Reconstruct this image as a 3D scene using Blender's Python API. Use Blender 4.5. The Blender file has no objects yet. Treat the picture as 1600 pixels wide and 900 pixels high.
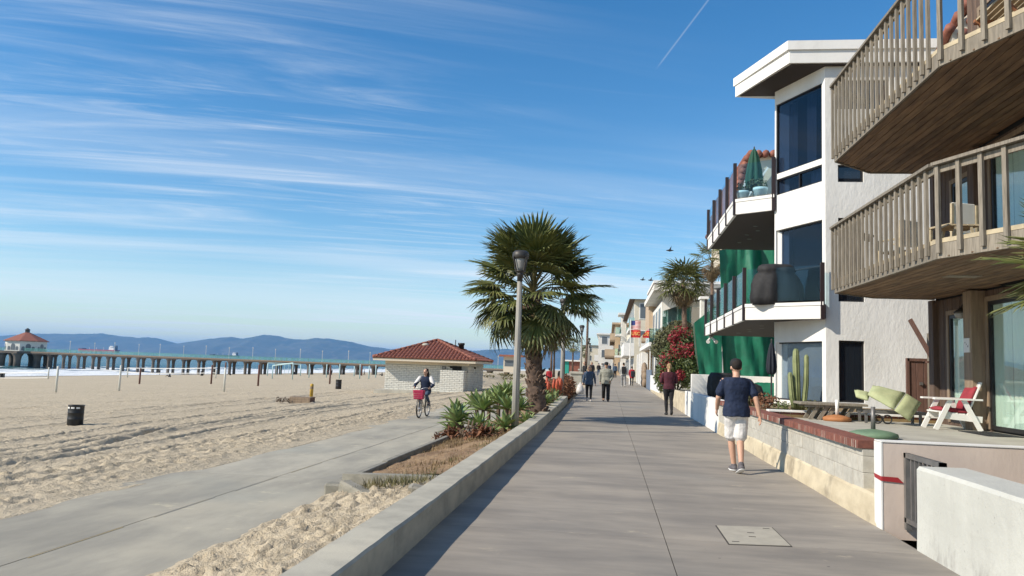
import bpy, bmesh, math, random
import numpy as np
from mathutils import Vector, Matrix, Euler
random.seed(7); RNG = np.random.RandomState(11)
SC = bpy.context.scene; COL = SC.collection
R = math.radians
# ------------------------------------------------------------------ camera
YAW, PITCH, ROLL, FPX = R(-7.18), R(5.71), R(2.08), 1220.0
cd = bpy.data.cameras.new('camera'); cam = bpy.data.objects.new('camera', cd); COL.objects.link(cam)
_f = Vector((math.sin(YAW)*math.cos(PITCH), math.cos(YAW)*math.cos(PITCH), math.sin(PITCH)))
_r0 = Vector((math.cos(YAW), -math.sin(YAW), 0)); _u0 = _r0.cross(_f)
_r = _r0*math.cos(ROLL) + _u0*math.sin(ROLL); _u = -_r0*math.sin(ROLL) + _u0*math.cos(ROLL)
cam.matrix_world = Matrix(((_r.x, _u.x, -_f.x, 0), (_r.y, _u.y, -_f.y, 0), (_r.z, _u.z, -_f.z, 1.65), (0, 0, 0, 1)))
cd.sensor_width = 36; cd.lens = FPX/1600*36; cd.clip_start = .1; cd.clip_end = 200000
SC.camera = cam
# ------------------------------------------------------------------ light and sky
SUN_EL, SUN_AZ = R(36), R(28)           # the sun stands over the sea, a little behind the camera
TO_SUN = Vector((-math.cos(SUN_AZ)*math.cos(SUN_EL), -math.sin(SUN_AZ)*math.cos(SUN_EL), math.sin(SUN_EL)))
sl = bpy.data.lights.new('sun', 'SUN'); sl.energy = 4.8; sl.angle = R(.53); sl.color = (1, .90, .75)
so = bpy.data.objects.new('sun', sl); COL.objects.link(so)
so.rotation_euler = TO_SUN.to_track_quat('Z', 'Y').to_euler()
W = bpy.data.worlds.new('World'); SC.world = W; W.use_nodes = True
SC.view_settings.view_transform = 'Standard'; SC.view_settings.look = 'None'
SC.view_settings.gamma = 1; SC.view_settings.use_curve_mapping = False; SC.view_settings.exposure = 0.25
SC.cycles.use_denoising = True
SC.cycles.max_bounces = 6; SC.cycles.transparent_max_bounces = 12; SC.cycles.volume_bounces = 1
class NT:
    def __init__(s, tree): s.t = tree; s.n = tree.nodes; s.l = tree.links
    def new(s, typ, **kw):
        n = s.n.new(typ)
        for k, v in kw.items():
            if k == 'inp':
                for a, b in v.items(): s.put(n.inputs[a], b)
            else: setattr(n, k, v)
        return n
    def put(s, sock, v):
        if isinstance(v, bpy.types.NodeSocket): s.l.new(v, sock)
        else:
            if hasattr(sock.default_value, '__len__') and hasattr(v, '__len__') and len(sock.default_value) == 4 and len(v) == 3: v = (*v, 1)
            sock.default_value = v
    def math(s, op, a, b=None, c=None, clamp=False):
        n = s.new('ShaderNodeMath', operation=op, use_clamp=clamp)
        for i, v in enumerate((a, b, c)):
            if v is not None: s.put(n.inputs[i], v)
        return n.outputs[0]
    def vmath(s, op, a, b=None, out=0):
        n = s.new('ShaderNodeVectorMath', operation=op)
        s.put(n.inputs[0], a)
        if b is not None: s.put(n.inputs[1], b)
        return n.outputs['Value'] if op in ('DOT_PRODUCT', 'LENGTH') else n.outputs[0]
    def noise(s, vec, scale=1, detail=4, rough=.55, dist=0, out='Fac'):
        n = s.new('ShaderNodeTexNoise', inp={'Scale': scale, 'Detail': detail, 'Roughness': rough, 'Distortion': dist})
        if vec is not None: s.l.new(vec, n.inputs['Vector'])
        return n.outputs[out]
    def ramp(s, fac, stops, interp='LINEAR'):
        n = s.new('ShaderNodeValToRGB'); e = n.color_ramp.elements; n.color_ramp.interpolation = interp
        while len(e) < len(stops): e.new(.5)
        for i, (p, c) in enumerate(stops):
            e[i].position = p; e[i].color = (*c, 1) if hasattr(c, '__len__') else (c, c, c, 1)
        s.put(n.inputs[0], fac); return n.outputs[0]
    def mix(s, fac, a, b, blend='MIX'):
        n = s.new('ShaderNodeMix', data_type='RGBA', blend_type=blend)
        s.put(n.inputs[0], fac); s.put(n.inputs[6], a); s.put(n.inputs[7], b); return n.outputs[2]
    def mapr(s, v, a, b, c=0, d=1):
        n = s.new('ShaderNodeMapRange'); n.interpolation_type = 'SMOOTHSTEP'
        for i, q in enumerate((v, a, b, c, d)): s.put(n.inputs[i], q)
        return n.outputs[0]
w = NT(W.node_tree); w.n.clear()
sky = w.new('ShaderNodeTexSky', sky_type='NISHITA', sun_disc=False, sun_elevation=SUN_EL, sun_rotation=math.atan2(TO_SUN.x, TO_SUN.y))
sky.altitude = 0; sky.air_density = 1.0; sky.dust_density = .05; sky.ozone_density = 1.6
tc = w.new('ShaderNodeTexCoord').outputs['Generated']
sx = w.new('ShaderNodeSeparateXYZ'); w.l.new(tc, sx.inputs[0])
zc = w.math('ADD', w.math('MAXIMUM', sx.outputs[2], 0.0), .055)
pu = w.math('DIVIDE', sx.outputs[0], zc); pv = w.math('DIVIDE', sx.outputs[1], zc)
CS = 44.2
ca, sa = math.cos(R(20)), math.sin(R(20))          # streaks run along this heading
along = w.math('ADD', w.math('MULTIPLY', pu, ca), w.math('MULTIPLY', pv, sa))
across = w.math('SUBTRACT', w.math('MULTIPLY', pv, ca), w.math('MULTIPLY', pu, sa))
def cvec(a, b, off): 
    n = w.new('ShaderNodeCombineXYZ'); w.put(n.inputs[0], w.math('MULTIPLY', along, a)); w.put(n.inputs[1], w.math('MULTIPLY', across, b)); n.inputs[2].default_value = off
    return n.outputs[0]
c_streak = w.noise(cvec(.26, 1.7, CS), 1, 7, .62, .9)
c_wisp = w.noise(cvec(.8, 5.5, CS+5), 1, 6, .66, 1.3)
c_patch = w.noise(cvec(.22, .34, CS+9), 1, 3, .5, .3)
c_band = w.noise(cvec(.10, .55, CS+14), 1, 5, .55, .4)
lowsky = w.mapr(sx.outputs[2], .34, .16)
fac = w.math('MULTIPLY', w.mapr(c_streak, .44, .76), w.mapr(c_patch, .32, .60))
fac = w.math('ADD', w.math('MULTIPLY', fac, .72), w.math('MULTIPLY', w.math('MULTIPLY', w.mapr(c_wisp, .46, .80), w.mapr(c_patch, .32, .64)), .36))
fac = w.math('ADD', fac, w.math('MULTIPLY', w.math('MULTIPLY', w.mapr(c_band, .42, .66), lowsky), .34))
fac = w.math('MINIMUM', fac, .85)
veil = w.mapr(sx.outputs[2], .03, .0, 0, .2)
hsv = w.new('ShaderNodeHueSaturation', inp={'Saturation': 1.38, 'Value': 1.0, 'Color': sky.outputs[0]})
cloudy = w.mix(fac, hsv.outputs[0], (6.3, 6.6, 6.9))
# a short contrail high on the right: a thin arc between two sky directions
def skydir(az, el): return Vector((math.sin(R(az))*math.cos(R(el)), math.cos(R(az))*math.cos(R(el)), math.sin(R(el))))
ct0, ct1 = skydir(3.2,21.6), skydir(7.2,26.2); ctn = ct0.cross(ct1).normalized(); ctm = (ct0+ct1).normalized()
cline = w.math('ABSOLUTE', w.vmath('DOT_PRODUCT', tc, tuple(ctn))); cend = w.mapr(w.vmath('DOT_PRODUCT', tc, tuple(ctm)), ctm.dot(ct0)-.0004, ctm.dot(ct0)+.0006)
cfac = w.math('MULTIPLY', w.math('MULTIPLY', w.mapr(cline, .0016, .0003), cend), .15)
cloudy = w.mix(cfac, cloudy, (6.3, 6.6, 6.9))
bgn = w.new('ShaderNodeBackground', inp={'Color': cloudy, 'Strength': .128})
wo = w.new('ShaderNodeOutputWorld'); w.l.new(bgn.outputs[0], wo.inputs[0])
# ------------------------------------------------------------------ material helpers
MATS = {}
def mat(name, c1, c2=None, rough=.8, scale=6, lo=.35, hi=.65, stretch=(1, 1, 1), bump=0, bscale=None, bdist=.01, metal=0, spec=.5, rnd=0, detail=5, c3=None, s3=1.0):
    m = bpy.data.materials.new(name); m.use_nodes = True; t = NT(m.node_tree); b = t.n['Principled BSDF']
    pos = t.new('ShaderNodeNewGeometry').outputs['Position']
    v = t.vmath('MULTIPLY', pos, stretch)
    col = c1
    if c2 is not None:
        col = t.mix(t.mapr(t.noise(v, scale, detail, .6), lo, hi), c1, c2)
    if c3 is not None:
        col = t.mix(t.mapr(t.noise(pos, s3, 4, .6), .48, .7), col, c3)
    if rnd:
        o = t.new('ShaderNodeObjectInfo').outputs['Random']
        col = t.mix(1.0, col, t.ramp(o, [(0, 1-rnd), (1, 1+rnd*.6)]), 'MULTIPLY')
    t.put(b.inputs['Base Color'], col)
    b.inputs['Roughness'].default_value = rough; b.inputs['Metallic'].default_value = metal; b.inputs['Specular IOR Level'].default_value = spec
    if bump:
        bn = t.new('ShaderNodeBump', inp={'Strength': bump, 'Distance': bdist}); t.l.new(t.noise(v, bscale or scale*3, 6, .65), bn.inputs['Height'])
        t.l.new(bn.outputs[0], b.inputs['Normal'])
    MATS[name] = m; return m
def glass_mat(name, tint=(.9, .97, 1), dens=.1, refl=1.0):
    m = bpy.data.materials.new(name); m.use_nodes = True; t = NT(m.node_tree); t.n.clear()
    ge = t.new('ShaderNodeNewGeometry'); cs = t.math('ABSOLUTE', t.vmath('DOT_PRODUCT', ge.outputs['Normal'], ge.outputs['Incoming']))
    fr = t.math('ADD', .04, t.math('MULTIPLY', t.math('POWER', t.math('SUBTRACT', 1.0, cs), 5.0), .9))
    tr = t.new('ShaderNodeBsdfTransparent', inp={'Color': tint}); gl = t.new('ShaderNodeBsdfGlossy', inp={'Roughness': .01, 'Color': (1, 1, 1)})
    mx = t.new('ShaderNodeMixShader'); t.put(mx.inputs[0], t.math('ADD', t.math('MULTIPLY', fr, refl), dens, clamp=True))
    t.l.new(tr.outputs[0], mx.inputs[1]); t.l.new(gl.outputs[0], mx.inputs[2])
    o = t.new('ShaderNodeOutputMaterial'); t.l.new(mx.outputs[0], o.inputs[0]); MATS[name] = m; return m
def M(n): return MATS[n]
# ------------------------------------------------------------------ mesh helpers
OFF = {}
class MB:
    def __init__(s): s.v = []; s.f = []; s.mi = []; s.cur = 0
    def add(s, vs, fs):
        b = len(s.v); s.v += [tuple(p) for p in vs]; s.f += [tuple(i+b for i in q) for q in fs]; s.mi += [s.cur]*len(fs); return s
    def box(s, x0, y0, z0, x1, y1, z1):
        return s.add([(x0,y0,z0),(x1,y0,z0),(x1,y1,z0),(x0,y1,z0),(x0,y0,z1),(x1,y0,z1),(x1,y1,z1),(x0,y1,z1)],
            [(0,3,2,1),(4,5,6,7),(0,1,5,4),(1,2,6,5),(2,3,7,6),(3,0,4,7)])
    def bev(s, x0, y0, z0, x1, y1, z1, b=.01):      # box with chamfered vertical and top edges
        def ring(d, z): return [(x0+d,y0,z),(x1-d,y0,z),(x1,y0+d,z),(x1,y1-d,z),(x1-d,y1,z),(x0+d,y1,z),(x0,y1-d,z),(x0,y0+d,z)]
        r = ring(b, z0)+ring(b, z1-b)+[(min(max(p[0],x0+b),x1-b), min(max(p[1],y0+b),y1-b), z1) for p in ring(b, z1)]
        fs = [tuple(range(7,-1,-1)), tuple(range(16,24))]
        for k in (0, 8):
            for i in range(8): fs.append((k+i, k+(i+1)%8, k+8+(i+1)%8, k+8+i))
        return s.add(r, fs)
    def obox(s, a, b, wx, wz, up=(0,0,1)):         # beam from a to b, width wx (sideways), wz (along up)
        a = Vector(a); b = Vector(b); d = (b-a).normalized(); up = Vector(up)
        if abs(d.dot(up)) > .98: up = Vector((0,1,0))
        x = d.cross(up).normalized()*wx/2; z = x.cross(d).normalized()*wz/2
        return s.add([a-x-z, a+x-z, a+x+z, a-x+z, b-x-z, b+x-z, b+x+z, b-x+z], [(0,1,2,3),(7,6,5,4),(0,4,5,1),(1,5,6,2),(2,6,7,3),(3,7,4,0)])
    def prism(s, poly, z0, z1):
        n = len(poly); z0 = z0 if hasattr(z0,'__len__') else [z0]*n; z1 = z1 if hasattr(z1,'__len__') else [z1]*n
        vs = [(p[0],p[1],z) for p, z in zip(poly, z0)]+[(p[0],p[1],z) for p, z in zip(poly, z1)]
        return s.add(vs, [tuple(range(n-1,-1,-1)), tuple(range(n,2*n))]+[(i,(i+1)%n,n+(i+1)%n,n+i) for i in range(n)])
    def loft(s, rings, cap=True):
        n = len(rings[0]); vs = [p for r in rings for p in r]; fs = []
        for k in range(len(rings)-1):
            for i in range(n): fs.append((k*n+i, k*n+(i+1)%n, (k+1)*n+(i+1)%n, (k+1)*n+i))
        if cap: fs += [tuple(range(n-1,-1,-1)), tuple(range((len(rings)-1)*n, len(rings)*n))]
        return s.add(vs, fs)
    def tube(s, pts, rad, n=8, cap=True, flat=1.0):
        pts = [Vector(p) for p in pts]; rad = rad if hasattr(rad,'__len__') else [rad]*len(pts); rings = []
        ref = None
        for i, p in enumerate(pts):
            d = (pts[min(i+1,len(pts)-1)]-pts[max(i-1,0)]).normalized()
            if ref is None:
                ref = Vector((0,0,1)) if abs(d.z) < .9 else Vector((0,1,0))
            x = d.cross(ref).normalized(); y = x.cross(d).normalized(); ref = y if abs(d.dot(y)) < .9 else ref
            rings.append([p+(x*math.cos(2*math.pi*k/n)+y*flat*math.sin(2*math.pi*k/n))*rad[i] for k in range(n)])
        return s.loft(rings, cap)
    def lathe(s, prof, c=(0,0,0), n=16, cap=True):
        return s.loft([[(c[0]+r*math.cos(2*math.pi*k/n), c[1]+r*math.sin(2*math.pi*k/n), c[2]+z) for k in range(n)] for r, z in prof], cap)
    def ell(s, c, r, n=12, m=8):
        return s.loft([[(c[0]+r[0]*math.sin(t)*math.cos(2*math.pi*k/n), c[1]+r[1]*math.sin(t)*math.sin(2*math.pi*k/n), c[2]-r[2]*math.cos(t)) for k in range(n)] for t in [max(.05,min(math.pi-.05,math.pi*j/m)) for j in range(m+1)]])
    def mesh(s, name, off=(0,0,0), smooth=False):
        me = bpy.data.meshes.new(name); me.from_pydata([(x-off[0],y-off[1],z-off[2]) for x,y,z in s.v], [], s.f)
        if any(s.mi): me.polygons.foreach_set('material_index', s.mi)
        if smooth: me.polygons.foreach_set('use_smooth', [True]*len(s.f))
        me.update(); return me
    def build(s, name, m, parent=None, smooth=False):
        if parent is None:
            a = np.array(s.v); off = ((a[:,0].min()+a[:,0].max())/2, (a[:,1].min()+a[:,1].max())/2, a[:,2].min())
        else: off = OFF[parent.name]
        me = s.mesh(name, off, smooth)
        return link(name, me, m, parent, off if parent is None else (0,0,0), off)
def link(name, me, m, parent=None, loc=(0,0,0), off=None, rot=None, scale=None):
    o = bpy.data.objects.new(name, me); COL.objects.link(o)
    ms = m if isinstance(m, (list, tuple)) else [m]
    if me is not None and len(me.materials) == 0:
        for q in ms:
            if q is not None: me.materials.append(M(q) if isinstance(q, str) else q)
    o.parent = parent; o.location = loc
    if rot is not None: o.rotation_euler = rot
    if scale is not None: o.scale = scale if hasattr(scale,'__len__') else (scale,)*3
    OFF[o.name] = off if off is not None else (OFF[parent.name] if parent else tuple(loc)); return o
def put(name, me, m, parent, loc, rot=None, scale=None):      # a shared mesh placed at a world point under an unrotated parent
    of = OFF[parent.name]
    return link(name, me, m, parent, (loc[0]-of[0], loc[1]-of[1], loc[2]-of[2]), of, rot, scale)
def tag(o, label=None, cat=None, group=None, kind=None):
    if label: o['label'] = label
    if cat: o['category'] = cat
    if group: o['group'] = group
    if kind: o['kind'] = kind
    return o
def thing(name, label, cat, loc, group=None):
    o = bpy.data.objects.new(name, None); COL.objects.link(o); o.location = loc; o.empty_display_size = .2
    OFF[o.name] = tuple(loc); return tag(o, label, cat, group)
def structure(o): o['kind'] = 'structure'; return o
def stuff(o): o['kind'] = 'stuff'; return o
def copy_tree(o, parent=None):
    c = o.copy(); COL.objects.link(c); c.parent = parent
    for ch in o.children: copy_tree(ch, c)
    return c
_VN = {}
def vnoise(x, y, seed):                               # smooth value noise for height fields
    if seed not in _VN: _VN[seed] = np.random.RandomState(seed).rand(256, 256)
    r = _VN[seed]
    xi = np.floor(x).astype(int); yi = np.floor(y).astype(int); fx = x-xi; fy = y-yi
    fx = fx*fx*(3-2*fx); fy = fy*fy*(3-2*fy)
    g = lambda a, b: r[a % 256, b % 256]
    return (g(xi,yi)*(1-fx)+g(xi+1,yi)*fx)*(1-fy)+(g(xi,yi+1)*(1-fx)+g(xi+1,yi+1)*fx)*fy-.5
def gz(y): return max(0., y-30)*.008                  # the walk climbs gently in the distance
def sandz(x): return float(np.interp(x, [-400,-150,-16,-7.3], [-15,-5.5,-.8,-.33]))
# ------------------------------------------------------------------ materials
mat('concrete_walk_plain', (.32,.285,.24), (.235,.212,.185), .86, 1.0, .3, .7, (.45,1.5,1), .25, 40, .004, c3=(.38,.33,.265), s3=.35)
def walk_material(name, k, ax, ay):
    m = bpy.data.materials.new(name); m.use_nodes = True; t = NT(m.node_tree); b = t.n['Principled BSDF']
    p = t.new('ShaderNodeNewGeometry').outputs['Position']; P_ = lambda *v: t.vmath('MULTIPLY', p, v)
    c = t.mix(t.mapr(t.noise(P_(.5*ax,1.5*ay,1), 1, 6, .62), .32, .68), (.345*k[0],.308*k[1],.257*k[2]), (.215*k[0],.195*k[1],.17*k[2]))
    c = t.mix(t.math('MULTIPLY', t.mapr(t.noise(P_(2.2*ax,11*ay,1), 1, 5, .65), .42, .68), .45), c, (.25*k[0],.225*k[1],.195*k[2]))          # broom streaks across the slab
    c = t.mix(t.math('MULTIPLY', t.mapr(t.noise(p, .35, 4, .6), .48, .7), .8), c, (.37*k[0],.325*k[1],.265*k[2]))
    c = t.mix(t.math('MULTIPLY', t.mapr(t.noise(p, .22, 3, .5), .55, .72), .5), c, (.255*k[0],.255*k[1],.235*k[2]))
    c = t.mix(t.mapr(t.noise(P_(1.3,2.6,1), 1, 8, .72), .60, .70, 0, .8), c, (.46*k[0],.40*k[1],.30*k[2]))                                 # blown sand
    vo = t.new('ShaderNodeTexVoronoi', inp={'Scale': 3.2}); t.l.new(p, vo.inputs['Vector'])
    c = t.mix(t.math('MULTIPLY', t.mapr(vo.outputs['Distance'], .055, .035), t.mapr(t.noise(p, 1.1, 2), .52, .6)), c, (.12*k[0],.11*k[1],.10*k[2]))   # gum spots
    c = t.mix(t.math('MULTIPLY', t.noise(p, 60, 4, .7), .25), c, (.17*k[0],.155*k[1],.135*k[2]))
    c = t.mix(1.0, c, t.ramp(t.new('ShaderNodeObjectInfo').outputs['Random'], [(0, .93), (1, 1.06)]), 'MULTIPLY')
    t.put(b.inputs['Base Color'], c); b.inputs['Roughness'].default_value = .85; b.inputs['Specular IOR Level'].default_value = .35
    bn = t.new('ShaderNodeBump', inp={'Strength': .3, 'Distance': .004}); t.l.new(t.noise(P_(20,60,1), 1, 5, .65), bn.inputs['Height']); t.l.new(bn.outputs[0], b.inputs['Normal']); MATS[name] = m
walk_material('concrete_walk', (1,1,1), 1, 1); walk_material('concrete_path', (1.30,1.34,1.27), 2.2, .25)
mat('concrete_path_plain', (.39,.36,.295), (.32,.30,.255), .88, 1.0, .3, .7, (.6,.35,1), .25, 35, .004, c3=(.41,.38,.31), s3=.4)
mat('joint', (.05,.045,.04), None, .95)
mat('concrete_kerb', (.47,.44,.355), (.33,.31,.255), .9, 2.2, .3, .7, (1,1,2.5), .5, 30, .006, c3=(.52,.48,.38), s3=1.1)
mat('concrete_old', (.30,.28,.23), (.20,.19,.155), .95, 3, .3, .7, (1,1,2), .8, 30, .01)
mat('concrete_pale', (.47,.45,.38), (.36,.34,.29), .9, 1.3, .3, .7, (1,1,1), .4, 30, .005)
mat('base_cream', (.60,.52,.37), (.46,.39,.27), .9, 1.4, .35, .7, (1,1,2), .5, 25, .006, c3=(.33,.28,.20), s3=2.3)
mat('block_grey', (.50,.48,.42), (.40,.38,.33), .95, 9, .3, .7, (1,1,1), .7, 60, .008, rnd=.10)
mat('brick_red', (.235,.085,.06), (.16,.06,.045), .85, 12, .3, .7, (1,1,1), .5, 60, .005, rnd=.22)
mat('mortar', (.50,.45,.38), (.38,.34,.29), .95, 20)
mat('sea_plaster', (.78,.77,.74), (.70,.69,.66), .9, 1.2, .35, .7, (1,1,.4), .5, 16, .012)
mat('plaster_grey', (.72,.71,.68), (.63,.62,.59), .92, 1.0, .35, .7, (1,1,.45), .9, 9, .02)
mat('plaster_worn', (.60,.60,.54), (.52,.52,.47), .9, 1.6, .35, .7, (1,1,.35), .5, 18, .01, c3=(.44,.43,.39), s3=1.5)
mat('plaster_pink', (.60,.50,.43), (.53,.44,.38), .9, 1.8, .35, .7, (1,1,.5), .4, 18, .008)
mat('white_paint', (.78,.77,.74), (.72,.71,.68), .6, 3)
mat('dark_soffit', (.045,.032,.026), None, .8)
mat('wood_grey', (.285,.25,.20), (.165,.145,.115), .85, 3, .3, .7, (14,14,1.2), .5, 20, .004, rnd=.15)
mat('wood_pale', (.52,.44,.30), (.38,.32,.22), .85, 5)
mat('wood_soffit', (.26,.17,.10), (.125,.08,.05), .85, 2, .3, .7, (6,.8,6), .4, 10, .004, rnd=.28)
mat('wood_siding', (.15,.10,.072), (.085,.056,.042), .85, 2, .3, .7, (8,8,.7), .5, 10, .005, rnd=.2)
mat('wood_trim', (.30,.225,.155), (.20,.145,.10), .8, 2, .3, .7, (8,8,.8), .3, 10, .004)
mat('wood_red', (.16,.085,.065), (.11,.06,.045), .8, 3, .3, .7, (8,8,1))
mat('frame_black', (.015,.014,.016), None, .45)
mat('steel_dark', (.03,.018,.018), None, .45, spec=.5)
mat('glass_dark', (.012,.016,.022), None, .03, spec=.9)
mat('curtain', (.74,.76,.70), (.62,.66,.60), .9, 1.5, .3, .7, (4,4,.2))
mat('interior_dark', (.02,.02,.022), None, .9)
mat('plastic_black', (.012,.012,.013), None, .5)
mat('fabric_black', (.012,.012,.014), (.02,.02,.022), .75, 8, bump=.4, bscale=14, bdist=.02)
mat('tarp_green', (.005,.155,.085), (.007,.115,.066), .5, 2, .3, .7, (1,1,1), .6, 5, .03)
mat('canvas_green', (.01,.07,.045), None, .8)
mat('canvas_navy', (.012,.016,.026), None, .8)
mat('metal_grey', (.22,.21,.20), (.16,.155,.15), .5, 6, metal=.5)
mat('metal_lamp', (.045,.042,.04), None, .5, metal=.2)
mat('lamp_pole', (.33,.315,.28), (.23,.22,.195), .8, 3, .3, .7, (10,10,.5))
mat('lamp_glass', (.30,.30,.29), None, .25)
mat('trunk_palm', (.17,.115,.085), (.075,.05,.038), .95, 6, bump=.6, bscale=18, bdist=.02)
mat('frond_green', (.085,.11,.028), (.16,.165,.05), .55, 2.5, .35, .65, rnd=.35)
mat('frond_dry', (.20,.145,.075), (.11,.075,.04), .8, 3, rnd=.3)
mat('petiole', (.16,.14,.06), None, .6)
mat('agave', (.26,.33,.11), (.16,.235,.085), .5, 6, .35, .65, rnd=.25)
mat('leaf_green', (.065,.10,.028), (.115,.14,.035), .6, 5, rnd=.2)
mat('leaf_dark', (.028,.045,.018), (.05,.065,.022), .6, 4)
mat('leaf_olive', (.12,.12,.05), (.075,.08,.035), .7, 4)
mat('flower_red', (.27,.01,.022), (.17,.008,.015), .6, 6)
mat('flower_orange', (.52,.10,.045), (.40,.08,.04), .6, 6)
mat('shrub_red', (.21,.085,.035), (.12,.055,.03), .8, 5)
mat('twig', (.13,.09,.06), None, .9)
mat('dry_grass', (.26,.18,.085), (.17,.12,.06), .9, 3)
mat('weed', (.11,.115,.045), (.17,.14,.06), .8, 3)
mat('cactus', (.24,.27,.12), (.16,.19,.08), .6, 5)
mat('tile_red', (.33,.12,.08), (.21,.075,.05), .75, 4, .3, .7, rnd=.2, bump=.3, bscale=30)
mat('tile_dark', (.10,.055,.04), None, .8)
mat('restroom_brick', (.70,.69,.63), (.60,.59,.54), .85, 6, bump=.2, bscale=30)
mat('restroom_cream', (.62,.55,.44), None, .85)
# ------------------------------------------------------------------ sand, sea, hills, haze
def sand_material():
    m = bpy.data.materials.new('sand'); m.use_nodes = True; t = NT(m.node_tree); b = t.n['Principled BSDF']
    p = t.new('ShaderNodeNewGeometry').outputs['Position']
    c = t.mix(t.mapr(t.noise(p, .25, 5, .6), .35, .65), (.50,.42,.30), (.435,.365,.26))
    c = t.mix(t.mapr(t.noise(p, 9, 5, .7), .35, .7), c, (.53,.45,.325))
    c = t.mix(t.mapr(t.noise(p, 3.2, 6, .75), .50, .74), c, (.34,.285,.20))  # darker specks of the sand, with footprint shading put into the colour too
    s = t.new('ShaderNodeSeparateXYZ'); t.l.new(p, s.inputs[0])
    wet = t.mapr(t.math('ADD', s.outputs[0], t.math('MULTIPLY', t.noise(p, .03, 3), 14)), -128, -141)
    c = t.mix(wet, c, (.17,.135,.095)); t.put(b.inputs['Base Color'], c)
    t.put(b.inputs['Roughness'], t.math('SUBTRACT', .95, t.math('MULTIPLY', wet, .55)))
    bn = t.new('ShaderNodeBump', inp={'Strength': .6, 'Distance': .03}); t.l.new(t.noise(p, 7, 8, .7), bn.inputs['Height'])
    b2 = t.new('ShaderNodeBump', inp={'Strength': .8, 'Distance': .2}); t.l.new(t.noise(p, 1.6, 7, .72), b2.inputs['Height']); t.l.new(bn.outputs[0], b2.inputs['Normal'])
    t.l.new(b2.outputs[0], b.inputs['Normal']); b.inputs['Specular IOR Level'].default_value = .2; MATS['sand'] = m
sand_material()
def spaced(a, b, d0, grow, dmax):
    out = [a]; d = d0; sg = 1 if b > a else -1
    while abs(b-out[-1]) > d: out.append(out[-1]+sg*d); d = min(d*grow, dmax)
    out.append(b); return out
xs = sorted(set([round(v,4) for v in spaced(-6.6,-16,.05,1.0,1)+spaced(-16,-400,.06,1.016,30)+[-6,-5,-4.5]+list(np.arange(-4.4,-1.98,.045))+[-1.9,0,3,6,40,400,4000,40000]]))
ys = sorted(set([round(v,4) for v in [-400,-60,-10,0]+spaced(3.5,18,.055,1,1)+spaced(18,900,.06,1.008,40)+[2000,8000,30000]]))
Xg, Yg = np.meshgrid(np.array(xs), np.array(ys))
Zg = np.interp(Xg, [-400,-150,-16,-7.9,-7.45,-7.0,-6.7,-4.4,-4.1,-3.85,-3.2,-2.0,-1.9,4,4.5,40], [-15,-5.5,-.8,-.325,-.337,-.353,-.55,-.55,-.362,-.335,-.22,-.08,-.7,-.7,-.7,-.7])
near = np.clip((Xg < -6.7)*1.0 + ((Xg > -4.4)&(Xg < -1.95))*.8, 0, 1)*(Xg > -140)
rough_side = np.clip((-7.1-Xg)/1.6, 0, 1)*(Xg < -7.1)+((Xg > -4.4)&(Xg < -1.95))*.34
dist = np.hypot(Xg, Yg)
h = near*rough_side*(.05*vnoise(Xg*.5,Yg*.3,1)+.022*vnoise(Xg*1.7,Yg*1.3,2)+.028*vnoise(Xg*5.2,Yg*4.6,3))
h += near*rough_side*.03*vnoise(Xg*10,Yg*9,4)
h += near*.035*vnoise(Xg*1.9,Yg*.8,5)*((Xg < -6.7)&(Xg > -7.9))       # spilled ragged edge over the path
def groove(ax, ay, wd, dep, rim=.5):
    c = np.interp(Yg, ay, ax)+.12*vnoise(Yg*.4,Yg*0,9)+.05*vnoise(Yg*1.7,Yg*0+3,10); d = (Xg-c)/(wd*.72)
    on = (Yg > ay[0])&(Yg < ay[-1]); amp = .8+.6*vnoise(Yg*.8,Yg*0+ax[0],12)
    return on*amp*(-dep*np.exp(-d*d)+rim*dep*(np.exp(-(d-1.7)**2)+np.exp(-(d+1.7)**2)))
for ax, ay, wd, dep in [([-14.6,-15,-15.8,-16,-15.8],[8,20,24,30,60],.17,.09), ([-10.2,-11.0,-11.8,-13,-12.9,-12.6],[6,14,17.7,22.5,27,60],.22,.13), ([-10.4,-10.85,-11.3,-11.7,-11.5,-11.2],[9,18.8,22,27.4,34,62],.17,.10),
                        ([-12.1,-12.3,-12.5,-13.6],[7,15,17.4,40],.2,.10), ([-13.2,-13.3,-13.8,-14.2],[7,17,24,44],.18,.09), ([-8.8,-8.5,-8.1,-8.3],[7,13.3,18.3,40],.14,.05), ([-17.5,-18.5,-20],[8,25,60],.2,.09), ([-24,-22,-21],[12,30,55],.25,.1), ([-9.6,-9.4,-9.3,-9.6],[7,14,24,70],.15,.06), ([-19.5,-20.6,-22.5],[10,30,75],.2,.09), ([-27,-27.5,-28.5],[16,40,80],.22,.09)]:
    h += near*groove(ax, ay, wd, dep*1.5)
def pits(n, x0, x1, y0, y1, rmin, rmax, dep, seed):
    r = np.random.RandomState(seed); X1 = np.array(xs); Y1 = np.array(ys)
    for _ in range(n):
        cx = r.uniform(x0,x1); cy = r.uniform(y0,y1); rr = r.uniform(rmin,rmax); a = r.uniform(0,3.14)
        i0, i1 = np.searchsorted(X1, [cx-3*rr, cx+3*rr]); j0, j1 = np.searchsorted(Y1, [cy-3*rr, cy+3*rr])
        if i1-i0 < 2 or j1-j0 < 2: continue
        dx = Xg[j0:j1,i0:i1]-cx; dy = Yg[j0:j1,i0:i1]-cy
        u = (dx*math.cos(a)+dy*math.sin(a))/(rr*1.5); v = (-dx*math.sin(a)+dy*math.cos(a))/rr; q = u*u+v*v
        h[j0:j1,i0:i1] += dep*r.uniform(.5,1.2)*(-np.exp(-q*1.6)+.55*np.exp(-(np.sqrt(q)-1.5)**2*4))
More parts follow.
